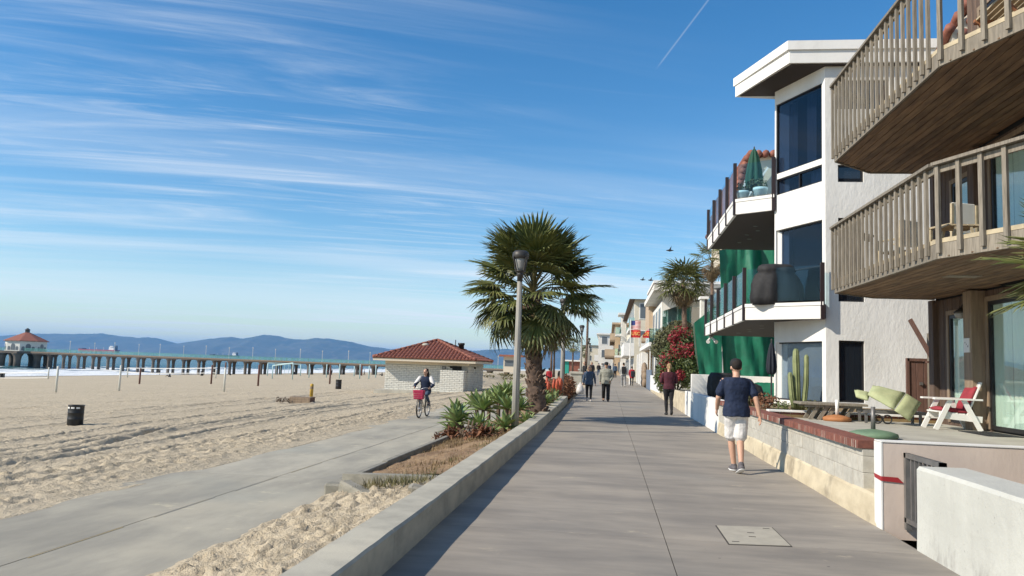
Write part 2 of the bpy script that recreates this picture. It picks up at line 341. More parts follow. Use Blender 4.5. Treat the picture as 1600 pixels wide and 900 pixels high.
pits(1500, -9.8, -7.5, 6, 36, .05, .10, .034, 21); pits(5200, -17, -7.6, 6, 50, .05, .10, .024, 22); pits(6500, -45, -14, 14, 85, .07, .15, .035, 23); pits(1500, -3.95, -2.15, 4, 11.8, .03, .085, .035, 24)
h *= .82
Zg = Zg+h
nx, ny = len(xs), len(ys)
idx = np.arange(nx*ny).reshape(ny, nx)
quads = np.stack([idx[:-1,:-1],idx[:-1,1:],idx[1:,1:],idx[1:,:-1]],-1).reshape(-1,4)
me = bpy.data.meshes.new('sand'); me.vertices.add(nx*ny); me.vertices.foreach_set('co', np.stack([Xg,Yg,Zg],-1).reshape(-1).astype(np.float32))
me.loops.add(len(quads)*4); me.loops.foreach_set('vertex_index', quads.reshape(-1).astype(np.int32))
me.polygons.add(len(quads)); me.polygons.foreach_set('loop_start', np.arange(0,len(quads)*4,4).astype(np.int32)); me.polygons.foreach_set('use_smooth', np.ones(len(quads),bool))
me.update(); me.validate()
structure(link('sand_beach', me, 'sand'))
# sea
def sea_material():
    m = bpy.data.materials.new('sea'); m.use_nodes = True; t = NT(m.node_tree); b = t.n['Principled BSDF']
    p = t.new('ShaderNodeNewGeometry').outputs['Position']; s = t.new('ShaderNodeSeparateXYZ'); t.l.new(p, s.inputs[0])
    off = t.math('SUBTRACT', -150.0, s.outputs[0])                       # metres out from the waterline
    n1 = t.noise(t.vmath('MULTIPLY', p, (.16,.03,1)), 1, 8, .72, 1.2); n2 = t.noise(t.vmath('MULTIPLY', p, (.5,.16,1)), 1, 6, .7)
    thr = t.mapr(off, 0, 120, .40, .66)
    foam = t.mapr(t.math('SUBTRACT', t.math('ADD', t.math('MULTIPLY', n1, .72), t.math('MULTIPLY', n2, .28)), thr), -.03, .05)
    foam = t.math('MULTIPLY', foam, t.mapr(off, 135, 70))
    caps = t.math('MULTIPLY', t.mapr(t.noise(t.vmath('MULTIPLY', p, (.12,.05,1)), 1, 5, .7), .70, .75), .6)
    foam = t.math('MAXIMUM', foam, caps)
    deep = t.mix(t.mapr(t.noise(t.vmath('MULTIPLY', p, (.02,.006,1)), 1, 4), .35, .65), (.022,.085,.105), (.03,.11,.125))
    deep = t.mix(t.mapr(off, 300, 2500), deep, (.012,.045,.09))
    t.put(b.inputs['Base Color'], t.mix(foam, deep, (.78,.80,.80))); t.put(b.inputs['Roughness'], t.math('ADD', .25, t.math('MULTIPLY', foam, .6)))
    b.inputs['Specular IOR Level'].default_value = .35
    bn = t.new('ShaderNodeBump', inp={'Strength': 1.0, 'Distance': 1.2}); t.l.new(t.noise(t.vmath('MULTIPLY', p, (.22,.09,1)), 1, 7, .65), bn.inputs['Height']); t.l.new(bn.outputs[0], b.inputs['Normal'])
    MATS['sea'] = m
sea_material()
sx_ = [-143,-146,-149,-152,-156,-160]+list(np.arange(-165,-330,-3.0))+[-400,-600,-1200,-4000,-20000,-90000]
sy_ = list(np.arange(-60,700,6.0))+[800,1000,1500,3000,10000,17000]
SX, SY = np.meshgrid(np.array(sx_), np.array(sy_)); o = -150-SX
wave = (o > 3)*(o < 190)*np.clip(o/12,0,1)*np.clip((190-o)/90,0,1)*(.75*np.maximum(0,np.sin(o*.19+2.5*vnoise(SX*.01,SY*.012,31)*4))**3+.35*vnoise(SX*.2,SY*.06,32))
SZ = np.where(o < 0, -5.5+np.maximum(0,(-o))*.035*0+.02, -5.48)+wave
mb = MB(); n_ = len(sx_); mb.v = [tuple(v) for v in np.stack([SX,SY,SZ],-1).reshape(-1,3)]
mb.f = [(j*n_+i, (j+1)*n_+i, (j+1)*n_+i+1, j*n_+i+1) for j in range(len(sy_)-1) for i in range(n_-1)]; mb.mi = [0]*len(mb.f)
structure(mb.build('sea', 'sea', None, True))
# far sea reaching to the foot of the hills on every side in view
mb = MB(); mb.add([(-90000,17000,-5.48),(9000,17000,-5.48),(9000,40000,-5.48),(-90000,40000,-5.48)],[(0,1,2,3)])
structure(mb.build('far_sea', 'sea'))
# hills across the bay
mat('chaparral', (.055,.06,.04), (.10,.095,.06), .95, .0016, .3, .7, c3=(.13,.115,.08), s3=.004)
prof = [(-24000,180),(-20000,260),(-17500,215),(-15938,235),(-15232,290),(-14360,381),(-13230,400),(-12459,440),(-12027,390),(-11465,360),(-11264,382),(-11011,374),(-10720,305),(-10465,251),(-10285,288),(-9843,364),(-9435,424),(-9060,467),(-8812,428),(-8250,539),(-7844,520),(-7647,465),(-7245,447),(-7009,500),(-6611,498),(-6086,438),(-5656,346),(-5264,314),(-5076,290),(-4800,344),(-4339,389),(-3116,325),(-2367,395),(-1769,370),(-1179,419),(-664,393),(-154,366),(713,338),(2133,329),(5000,300),(9000,240)]
hx = np.arange(-24000,9001,75.0); hy = np.arange(16200,21001,120.0)
HX, HY = np.meshgrid(hx, hy); crest = np.interp(HX, [a for a,b in prof], [b for a,b in prof])
tt = np.clip((HY-16200)/1800,0,1); tb = np.clip((21000-HY)/3000,0,1)
ridge = np.abs(vnoise(HX/700,HY/1900,41))*2; rg2 = np.abs(vnoise(HX/260,HY/700,42))*2
HZ = crest*(tt**.8)*tb*(1-.0*ridge)-(1-tt)*6
HZ = HZ*(1-.42*ridge*np.clip((1-tt)*1.6,0,1)*np.clip(tt*4,0,1))+rg2*38*np.clip((1-tt)*3,0,1)*np.clip(tt*4,0,1)+14*vnoise(HX/90,HY/200,43)*tt
HZ -= 6.5*(tt <= 0)
mb = MB(); n_ = len(hx); mb.v = [tuple(v) for v in np.stack([HX,HY,HZ],-1).reshape(-1,3)]
mb.f = [(j*n_+i, j*n_+i+1, (j+1)*n_+i+1, (j+1)*n_+i) for j in range(len(hy)-1) for i in range(n_-1)]; mb.mi = [0]*len(mb.f)
structure(mb.build('hills', 'chaparral', None, True))
# haze: even air between the camera and the hills
hm = bpy.data.materials.new('haze_air'); hm.use_nodes = True; t = NT(hm.node_tree); t.n.clear()
pv_ = t.new('ShaderNodeVolumePrincipled', inp={'Color': (.20,.53,.98), 'Density': 3.6e-5, 'Anisotropy': .1})
t.l.new(pv_.outputs[0], t.new('ShaderNodeOutputMaterial').inputs['Volume']); MATS['haze_air'] = hm
mb = MB(); mb.box(-92000,-600,-16.5,41000,40500,640); stuff(tag(mb.build('haze', 'haze_air'), 'pale blue haze between the beach and the far hills', 'haze'))
# ------------------------------------------------------------------ walk, bike path, kerb
def slabs(name, xa, xb, mname, ytop, y0, y1, step, thick=.14, gap=.009):
    base = MB()
    yy = [y0]+[y for y in range(30, int(y1), 20)]+[y1]
    yy = sorted(set(yy)); vs = []
    for y in yy: vs += [(xa[0]+.02,y,ytop(y)-.012),(xb[-1]-.02,y,ytop(y)-.012)]
    base.add(vs, [(2*i,2*i+1,2*i+3,2*i+2) for i in range(len(yy)-1)])
    b = structure(base.build(name, 'joint'))
    for x0, x1 in zip(xa, xb):
        y = y0; k = 0
        while y < y1:
            ye = min(y+step*(1+.12*((k*37)%5-2)/2), y1); m_ = MB(); g = gap/2
            z0, z1 = ytop(y), ytop(ye)
            m_.prism([(x0+g,y+.003),(x1-g,y+.003),(x1-g,ye-.003),(x0+g,ye-.003)], [z0-thick,z0-thick,z1-thick,z1-thick], [z0,z0,z1,z1])
            m_.build('slab', mname, b); y = ye; k += 1
    return b
slabs('walkway', [-1.72,.60], [.60,3.06], 'concrete_walk', gz, -6, 60, 7.5)
bend = lambda y: -1.6e-4*max(0,y-60)**2
def far_strip(name, x0, x1, zf, m):
    mb = MB(); yy = list(range(60,421,12)); mb.add([p for y in yy for p in ((x0+bend(y),y,zf(min(y,170))),(x1+bend(y),y,zf(min(y,170))))],[(2*i,2*i+1,2*i+3,2*i+2) for i in range(len(yy)-1)]); structure(mb.build(name,m))
far_strip('far_walkway',-1.72,3.06,gz,'concrete_walk')
pz = lambda y: -.35+gz(y)*.6
slabs('bike_path', [-7.35,-5.5], [-5.5,-4.0], 'concrete_path', pz, -4, 60, 9.0, gap=.016)
far_strip('far_bike_path',-7.35,-4,pz,'concrete_path')
def paint_material():
    m = bpy.data.materials.new('old_yellow_paint'); m.use_nodes = True; t = NT(m.node_tree); b = t.n['Principled BSDF']
    p = t.new('ShaderNodeNewGeometry').outputs['Position']
    t.put(b.inputs['Base Color'], t.mix(t.mapr(t.noise(t.vmath('MULTIPLY', p, (6,.5,1)), 1, 5, .7), .40, .66), (.30,.29,.26), (.42,.32,.15))); b.inputs['Roughness'].default_value = .9; MATS['old_yellow_paint'] = m
paint_material()
mb = MB()
for k in range(22):
    a = 5+k*2.1; mb.add([(-5.490,a,-.346),(-5.470,a,-.346),(-5.470,a+1.5,-.346),(-5.490,a+1.5,-.346)],[(0,1,2,3)])
structure(mb.build('path_centre_line','old_yellow_paint'))
kerb_x = lambda y: -1.7-.0 if y < 20 else -1.7-(y-20)*.009
kroot = thing('kerb_wall', 'low grey concrete kerb wall between the walkway and the planting strip', 'kerb', (-1.88,2,0))
y = 2.0; k = 0
while y < 37:
    L = 2.35+.3*((k*13)%3-1); xa, xb = kerb_x(y), kerb_x(y+L); m_ = MB(); n = 14; rings = []
    for i in range(n+1):
        q = i/n; yy = y+.004+(L-.008)*q; xx = xa+(xb-xa)*q; wv = .016*float(vnoise(np.array(yy*1.1),np.array(2.2),51)); wl = .01*float(vnoise(np.array(yy*3.),np.array(7.),52)); zt = .285+wl+gz(yy)
        rings.append([(xx-.34,yy,-.5),(xx+.004,yy,-.3+gz(yy)),(xx,yy,zt-.02),(xx-.02+wv,yy,zt),(xx-.32+wv,yy,zt+.006),(xx-.34,yy,zt-.014)])
    m_.loft(rings); m_.build('kerb_segment', 'concrete_kerb', kroot); y += L; k += 1
# ------------------------------------------------------------------ right of the walk: walls, patio, houses
mb = MB(); mb.box(3.30,9.62,.3,14,17.0,.80); structure(mb.build('patio_floor','concrete_pale'))
mb = MB(); mb.box(3.31,17.0,.3,20,22.5,.86); structure(mb.build('planting_bed_soil','dry_grass'))
mb = MB(); mb.box(3.27,22.5,.2,20,29.0,.78); structure(mb.build('terrace_floor','concrete_pale'))
mb = MB(); mb.box(3.52,-6,-.2,20,9.3,.05); structure(mb.build('side_yard_floor','concrete_pale'))
mb = MB(); mb.box(3.3,29.2,.0,40,300,.6); structure(mb.build('building_ground','concrete_pale'))
# block wall with brick cap
bw = thing('block_wall', 'grey concrete block garden wall with red brick cap beside the walkway', 'wall', (3.2,16,0))
m_ = MB(); y = 9.47
rings = []
for i in range(60):
    yy = 9.47+i*(22.45-9.47)/59; wv = .03*float(vnoise(np.array(yy*.9),np.array(1.),61)); zt = .325+.02*float(vnoise(np.array(yy*1.7),np.array(4.),62))
    rings.append([(3.04+wv*.6,yy,-.12),(3.05+wv,yy,.1),(3.075+wv*.5,yy,zt-.03),(3.10,yy,zt),(3.36,yy,zt),(3.36,yy,-.12)])
m_.loft(rings); m_.build('wall_base','base_cream',bw)
m_ = MB(); m_.box(3.105,10.115,.30,3.285,22.4,.805); m_.build('mortar_core','mortar',bw)
def bevbox_mesh(name, sx, sy, sz, b): m_ = MB(); m_.bev(-sx/2,-sy/2,0,sx/2,sy/2,sz,b); return m_.mesh(name)
bm_full = bevbox_mesh('block',.2,.392,.192,.006); bm_half = bevbox_mesh('half_block',.2,.192,.192,.006); bm_low = bevbox_mesh('low_block',.2,.392,.082,.006); bm_cell = bevbox_mesh('block_end',.2,.19,.082,.006)
for c, z in ((0,.322),(1,.522)):
    y = 10.1
    if c: put('block', bm_half,'block_grey',bw,(3.195,y+.1,z)); y += .2
    while y < 22.2:
        put('block', bm_full,'block_grey',bw,(3.195+.003*RNG.randn(),y+.2,z)); y += .4
y = 10.1
while y < 22.2: put('block', bm_low,'block_grey',bw,(3.195,y+.2,.722)); y += .4
brick_cap = bevbox_mesh('cap_brick',.33,.062,.1,.006); y = 10.09
m_ = MB(); m_.box(3.035,10.1,.808,3.352,22.4,.902); m_.build('cap_mortar','mortar',bw)
while y < 22.35: put('cap_brick', brick_cap,'brick_red',bw,(3.195+.003*RNG.randn(),y+.036,.808+.003*RNG.rand())); y += .0765
# step behind the end of the wall
st = thing('brick_step', 'dark brick step between the block wall end and the pink wall', 'step', (3.6,9.9,.33)); m_ = MB(); m_.box(3.36,9.5,.33,3.55,10.05,.6); m_.build('riser','base_cream',st)
for k in range(7): put('brick', bevbox_mesh('step_brick',.2,.07,.12,.006) if k == 0 else bpy.data.meshes['step_brick'],'brick_red',st,(3.45,9.53+k*.078,.602))
# brick edging of the planting bed
pe = thing('brick_edging', 'low red brick edging with white cap along the planting bed', 'edging', (5.2,17,.8))
m_ = MB(); m_.box(3.36,17.02,.8,7.2,17.16,.905); m_.build('mortar_core','mortar',pe)
eb = bevbox_mesh('edging_brick',.2,.11,.1,.005)
for k in range(18): put('brick', eb,'brick_red',pe,(3.47+k*.213,17.06,.803))
m_ = MB(); m_.bev(3.34,16.97,.908,7.22,17.22,.945,.008); m_.build('cap','white_paint',pe)
# pink wall, gate, white foreground wall
pk = thing('pink_wall', 'low pink stucco wall with white edge running back from the walkway', 'wall', (5,9.4,0))
m_ = MB(); m_.bev(3.06,9.30,-.1,12,9.52,.955,.012); m_.build('wall_body','plaster_pink',pk)
m_ = MB(); m_.box(3.045,9.295,-.08,3.062,9.525,.95); m_.build('end_face','white_paint',pk)
m_ = MB(); m_.box(3.05,9.29,.955,12,9.53,.967); m_.build('cap','white_paint',pk)
def worn_wall_material():
    m = bpy.data.materials.new('worn_white'); m.use_nodes = True; t = NT(m.node_tree); b = t.n['Principled BSDF']
    p = t.new('ShaderNodeNewGeometry').outputs['Position']; s = t.new('ShaderNodeSeparateXYZ'); t.l.new(p, s.inputs[0])
    c = t.mix(t.mapr(t.noise(p, 1.4, 5, .6), .35, .65), (.55,.55,.50), (.485,.485,.44))
    low = t.mapr(s.outputs[2], .5, .0); sc = t.mapr(t.noise(t.vmath('MULTIPLY', p, (3,3,1.2)), 1, 7, .7), .46, .66)
    c = t.mix(t.math('MULTIPLY', t.math('MULTIPLY', low, sc), .75), c, (.27,.255,.235))                      # splash dirt along the foot
    c = t.mix(t.math('MULTIPLY', t.mapr(t.noise(p, 28, 3, .6), .68, .72), .6), c, (.25,.24,.22))             # pits and nail holes
    c = t.mix(t.math('MULTIPLY', t.mapr(t.noise(t.vmath('MULTIPLY', p, (5,5,.5)), 1, 4, .6), .55, .75), .35), c, (.42,.41,.37))   # rain streaks
    t.put(b.inputs['Base Color'], c); b.inputs['Roughness'].default_value = .9
    bn = t.new('ShaderNodeBump', inp={'Strength': .6, 'Distance': .012}); t.l.new(t.noise(p, 14, 6, .7), bn.inputs['Height']); t.l.new(bn.outputs[0], b.inputs['Normal']); MATS['worn_white'] = m
worn_wall_material()
fw = MB(); rings = []
for i in range(34):
    yy = -4+i*(8.29+4)/33; b = .006*float(vnoise(np.array(yy*2.),np.array(3.),71))
    rings.append([(3.04,yy,-.1),(3.05+b,yy,.3),(3.05-b,yy,.78+b),(3.075,yy,.812+b),(3.50,yy,.815),(3.52,yy,.79),(3.52,yy,-.1)])
fw.loft(rings); tag(fw.build('white_wall','worn_white'), 'thick worn white concrete wall in the right foreground', 'wall')
gt = thing('metal_gate', 'grey metal bar gate between the pink wall and the worn white wall', 'gate', (3.32,8.8,0))
m_ = MB(); m_.box(3.28,8.305,.80,3.34,9.285,.85); m_.box(3.28,8.305,.10,3.34,9.285,.15); m_.box(3.28,9.23,0.02,3.34,9.285,.85); m_.box(3.28,8.305,.02,3.34,8.35,.85); m_.build('gate_frame','metal_grey',gt)
for k in range(7): m_ = MB(); m_.box(3.295,8.42+k*.115,.15,3.325,8.445+k*.115,.80); m_.build('bar','metal_grey',gt)
mat('tape_red', (.33,.025,.03), None, .5)
rt = MB(); rt.add([(3.040,9.29,.53),(3.040,9.50,.545),(3.040,9.52,.59),(3.040,9.29,.58),(3.28,9.288,.515),(3.22,9.288,.575),(3.055,9.286,.58),(3.055,9.286,.53)],[(0,1,2,3),(7,4,5,6),(0,7,6,3)])
tag(rt.build('red_tape','tape_red'),'strip of torn red tape tied across the pink wall end','tape')
# utility cover in the walk
uc = thing('utility_cover', 'pale rectangular concrete utility cover set in the walkway', 'cover', (1.5,8.5,0))
mat('cover_beige',(.42,.385,.31),(.36,.33,.27),.85,5,bump=.4,bscale=50,bdist=.003)
m_ = MB(); m_.prism([(1.2,8.0),(1.82,8.08),(1.82,9.02),(1.2,8.94)],.0005,.004); m_.build('rim','joint',uc)
m_ = MB(); m_.prism([(1.215,8.02),(1.805,8.1),(1.805,9.0),(1.215,8.92)],.001,.009); m_.build('lid','cover_beige',uc)
for a, b in ((1.29,8.13),(1.73,8.9),(1.5,8.42),(1.52,8.62)): m_ = MB(); m_.box(a-.035,b-.012,.009,a+.035,b+.012,.0105); m_.build('lift_slot','joint',uc)
# patio things
def umbrella_base(x, y, z, r, pole_h, mbase, mpole, label):
    t_ = thing('umbrella_base', label, 'umbrella base', (x,y,z), 'umbrella bases on the patio')
    m_ = MB(); m_.lathe([(r*.2,0),(r*.93,0),(r,.03),(r*.97,.07),(r*.7,.1),(.06,.125),(.02,.13)],(x,y,z),24); m_.build('weight',mbase,t_,True)
    m_ = MB(); m_.lathe([(.033,.12),(.033,pole_h),(.028,pole_h)],(x,y,z),10); m_.build('tube',mpole,t_,True)
mat('base_green', (.16,.25,.15), (.12,.19,.12), .7, 5); mat('base_orange', (.45,.19,.07), (.35,.14,.05), .7, 5)
umbrella_base(3.86,12.1,.80,.34,.45,'base_green','metal_grey','round green umbrella base with steel tube behind the brick cap')
umbrella_base(4.52,16.3,.80,.27,.42,'base_orange','white_paint','round orange umbrella base with white tube by the low wooden table')
tb = thing('low_table', 'low grey weathered wooden table with slanted legs on the patio', 'table', (4.5,16.7,.8))
for k in range(5): m_ = MB(); m_.bev(3.85,16.42+k*.125,1.10,5.15,16.535+k*.125,1.145,.006); m_.build('slat','wood_grey',tb)
m_ = MB(); m_.box(3.95,16.46,1.05,5.05,16.5,1.1); m_.build('apron','wood_grey',tb); m_ = MB(); m_.box(3.95,16.96,1.05,5.05,17.0,1.1); m_.build('apron','wood_grey',tb)
for x0, x1 in ((4.05,4.22),(4.22,4.4),(4.72,4.9),(4.35,4.55)):
    for yy in (16.52,16.92): m_ = MB(); m_.obox((x0,yy,.8),(x1,yy,1.08),.05,.07); m_.build('leg','wood_grey',tb)
# green lounger cushion thrown over a wheeled lounger
ln = thing('sun_lounger', 'sun lounger with pale green cushions folded over it on the patio', 'lounger', (5.5,16,.8))
mat('cushion_green', (.44,.47,.27), (.37,.41,.23), .85, 6, bump=.3, bscale=20, bdist=.01)
def pad(quad, th, name, parent, m, puff=.35, n=6):        # puffed cushion from four corners in space
    a, b, c, d = [Vector(q) for q in quad]; nrm = (b-a).cross(d-a).normalized(); m_ = MB(); top = []; bot = []
    for j in range(n+1):
        for i in range(n+1):
            u, v = i/n, j/n; p = (a*(1-u)+b*u)*(1-v)+(d*(1-u)+c*u)*v; e = (max(0,1-abs(2*u-1)**6)*max(0,1-abs(2*v-1)**6))**.5
            top.append(p+nrm*th*(.12+.4*e)); bot.append(p-nrm*th*(.12+.4*e))
    N = n+1; vs = top+bot; fs = []
    for j in range(n):
        for i in range(n): q = j*N+i; fs += [(q,q+1,q+N+1,q+N), (q+N*N,q+N+N*N,q+N+1+N*N,q+1+N*N)]
    for i in range(n): fs += [(i+N*N,i+1+N*N,i+1,i),(n*N+i,n*N+i+1,n*N+i+1+N*N,n*N+i+N*N)]; fs += [(i*N,(i+1)*N,(i+1)*N+N*N,i*N+N*N),(i*N+n+N*N,(i+1)*N+n+N*N,(i+1)*N+n,i*N+n)]
    m_.add(vs, fs); return m_.build(name, m, parent, True)
pad([(4.98,15.9,1.36),(5.36,15.62,1.10),(5.74,16.1,1.40),(5.18,16.25,1.52)],.14,'cushion',ln,'cushion_green')
pad([(5.37,15.6,1.09),(5.64,15.62,.90),(6.04,16.15,1.22),(5.75,16.1,1.39)],.14,'cushion',ln,'cushion_green')
pad([(4.82,16.1,1.30),(5.0,15.95,1.24),(5.15,16.3,1.38),(4.85,16.3,1.42)],.10,'cushion',ln,'cushion_green')
m_ = MB(); m_.obox((4.95,16.05,1.02),(6.1,16.05,1.02),.05,.06); m_.obox((4.95,16.5,1.02),(6.1,16.5,1.02),.05,.06); m_.obox((6.1,16.05,1.02),(6.1,16.5,1.02),.05,.06); m_.build('lounger_frame','metal_grey',ln)
for x0 in (5.0,6.0):
    for yy in (16.08,16.48): m_ = MB(); m_.obox((x0,yy,.8),(x0,yy,1.02),.045,.045); m_.build('leg','metal_grey',ln)
for x0 in (5.18,5.36): m_ = MB(); m_.tube([(x0+.08*math.cos(k*math.pi/8),15.98,.89+.08*math.sin(k*math.pi/8)) for k in range(17)],.014,6,False); m_.build('wheel','plastic_black',ln,True)
# white wooden armchair with red cushions
ch = thing('wooden_armchair', 'white slatted wooden armchair with red cushions beside the patio door', 'chair', (6.2,15.2,.8))
mat('cushion_red', (.31,.03,.045), (.24,.025,.035), .8, 6)
for yy in (14.92,15.48):
    m_ = MB(); m_.obox((5.82,yy,.8),(6.08,yy,1.34),.035,.08,(1,0,0)); m_.build('leg','white_paint',ch)
    m_ = MB(); m_.obox((6.58,yy,.8),(6.30,yy,1.34),.035,.08,(1,0,0)); m_.build('leg','white_paint',ch)
    m_ = MB(); m_.box(5.80,yy-.06,1.335,6.60,yy+.06,1.365); m_.build('armrest','white_paint',ch)
    m_ = MB(); m_.obox((5.9,yy+.04*(1 if yy<15.2 else -1),1.06),(6.62,yy+.04*(1 if yy<15.2 else -1),1.0),.03,.11); m_.build('seat_rail','white_paint',ch)
for k in range(5): m_ = MB(); m_.obox((5.92+k*.125,14.97,1.12-.012*k),(5.92+k*.125,15.43,1.12-.012*k),.1,.022); m_.build('seat_slat','white_paint',ch)
for k in range(5): m_ = MB(); m_.obox((6.36,15.0+k*.1,1.02),(6.63,15.0+k*.1,1.66),.075,.022,(1,0,0)); m_.build('back_slat','white_paint',ch)
pad([(5.9,14.98,1.165),(6.42,14.98,1.12),(6.42,15.42,1.12),(5.9,15.42,1.165)],.1,'seat_cushion',ch,'cushion_red')
pad([(6.36,15.0,1.15),(6.56,15.0,1.58),(6.56,15.4,1.58),(6.36,15.4,1.15)],.1,'back_cushion',ch,'cushion_red')
mb = MB(); mb.bev(6.1,13.6,.80,6.66,14.7,.815,.004); tag(mb.build('door_mat','fabric_black'),'black door mat in front of the large patio door','mat')
# ---- brown timber house with two balconies
wh = thing('timber_house', 'brown timber clad house with two wooden balconies and glass doors', 'house', (9,12,.8))
WX = 6.8
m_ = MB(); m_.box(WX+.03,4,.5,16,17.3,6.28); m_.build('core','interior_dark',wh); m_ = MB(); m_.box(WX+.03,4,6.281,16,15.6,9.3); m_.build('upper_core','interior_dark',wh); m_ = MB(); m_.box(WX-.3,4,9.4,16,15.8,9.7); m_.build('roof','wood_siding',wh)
doors = [(15.68,16.62,.86,2.98),(11.2,14.98,.84,3.12),(11.0,14.75,3.78,5.85),(15.5,16.35,3.9,5.6),(11.0,15.0,6.5,8.6)]
bl_ = {}
def board(y0, y1, z0, z1):
    key = (round(y1-y0,3), round(z1-z0,3))
    if key not in bl_: bl_[key] = bevbox_mesh('board',.05,key[0]-.012,key[1],.006)
    put('board', bl_[key], 'wood_siding', wh, (WX+.0+.004*RNG.randn(),(y0+y1)/2,z0))
for z0, z1 in ((.8,3.32),(3.62,6.0),(6.32,9.4)):
    y = 10.6
    while y < (17.25 if z0 < 6 else 15.5):
        y1 = y+.19; segs = [(z0,z1)]
        for a, b, c, d in doors:
            if y1 > a+.03 and y < b-.03: segs = [s2 for q in segs for s2 in ((q[0],min(q[1],c)),(max(q[0],d),q[1])) if s2[1]-s2[0] > .04]
        for s0, s1 in segs: board(y, y1, s0, s1)
        y = y1
for k in range(26): put('board', bl_.setdefault('end', bevbox_mesh('end_board',.19,.05,5.45,.006)), 'wood_siding', wh, (WX+.1+k*.2,17.31,.8))
def glass_door(a, b, c, d, nleaf, parent, x=WX):
    dr = MB(); fwid = .07
    dr.box(x-.03,a,c,x+.05,a+fwid,d); dr.box(x-.03,b-fwid,c,x+.05,b,d); dr.box(x-.03,a+fwid,d-fwid,x+.05,b-fwid,d); dr.box(x-.03,a+fwid,c,x+.05,b-fwid,c+fwid)
    for i in range(1,nleaf): yy = a+(b-a)*i/nleaf; dr.box(x-.025,yy-.05,c+fwid,x+.045,yy+.05,d-fwid)
    o = dr.build('glass_door','frame_black',parent)
    for i in range(nleaf):
        y0 = a+(b-a)*i/nleaf+.05; y1 = a+(b-a)*(i+1)/nleaf-.05
        g = MB(); g.add([(x-.004,y0,c+.05),(x-.004,y1,c+.05),(x-.004,y1,d-.05),(x-.004,y0,d-.05),(x+.004,y0,c+.05),(x+.004,y1,c+.05),(x+.004,y1,d-.05),(x+.004,y0,d-.05)],[(0,3,2,1),(4,5,6,7),(0,1,5,4),(2,3,7,6),(1,2,6,5),(3,0,4,7)]); g.build('pane','window_glass',o)
    return o
glass_mat('window_glass', (.90,.96,.94), .04); glass_mat('rail_glass', (.80,.92,.97), .0, .4)
for k, (a, b, c, d) in enumerate(doors):
    o = glass_door(a,b,c,d,[1,2,2,1,2][k],wh)
    cu = MB(); n = int((b-a)/.035); w0 = a+(.18 if k in (0,1) else .3)
    vs = []
    for i in range(n+1):
        yy = w0+(b-.06-w0)*i/n; xx = WX+.022+.006*math.sin(i*1.3)+.003*math.sin(i*.37); vs += [(xx,yy,c+.06),(xx,yy,d-.06)]
    cu.add(vs,[(2*i,2*i+1,2*i+3,2*i+2) for i in range(n)]); cu.build('curtain','curtain',wh,True)
m_ = MB(); m_.bev(6.52,15.08,.8,6.80,15.40,3.33,.01); m_.build('post','wood_trim',wh)
m_ = MB(); m_.bev(6.66,17.12,.8,6.90,17.36,3.33,.01); m_.build('post','wood_siding',wh)
m_ = MB(); m_.bev(6.60,15.05,3.62,6.80,15.3,6.0,.01); m_.build('post','wood_siding',wh)
for a, b, c, d in doors:
    for args in ((WX-.05,a-.09,c,WX,a,d+.09),(WX-.05,b,c,WX,b+.09,d+.09),(WX-.05,a,d,WX,b,d+.09)): m_ = MB(); m_.box(*args); m_.build('door_trim','wood_trim',wh)
npz = MB(); npz.box(6.505,15.13,2.2,6.522,15.36,2.46); npo = npz.build('number_plate','white_paint',wh)
def text(s_, size, m, parent, loc, rot, name, ext=.002):
    cu = bpy.data.curves.new(name,'FONT'); cu.body = s_; cu.size = size; cu.extrude = ext; cu.align_x = 'CENTER'; cu.align_y = 'CENTER'
    tmp = bpy.data.objects.new(name, cu); COL.objects.link(tmp); bpy.context.view_layer.update()
    me_ = bpy.data.meshes.new_from_object(tmp.evaluated_get(bpy.context.evaluated_depsgraph_get())); bpy.data.objects.remove(tmp); me_.materials.clear()
    return put(name, me_, m, parent, loc, rot)
for a_, b_, c_ in ((15.30,2.38,.022),(15.19,2.31,.03),(15.24,2.35,.015)): m_ = MB(); m_.box(6.503,a_-.012,b_-c_/2,6.5055,a_+.012,b_+c_/2); m_.build('plate_mark','frame_black',npo)
for z in (2.93,6.35):
    lp = MB(); lp.lathe([(.03,.18),(.05,.15),(.12,.11),(.13,.08)],(6.62,15.72,z-.05),12); lo = lp.build('wall_lamp','metal_lamp',wh,True)
    lp = MB(); lp.ell((6.62,15.72,z),(.11,.11,.08)); lp.build('lamp_globe','lamp_glass',lo,True)
    lp = MB(); lp.tube([(6.62,15.72,z+.12),(6.66,15.72,z+.2),(6.8,15.72,z+.16)],.015,6); lp.build('lamp_arm','metal_lamp',lo)
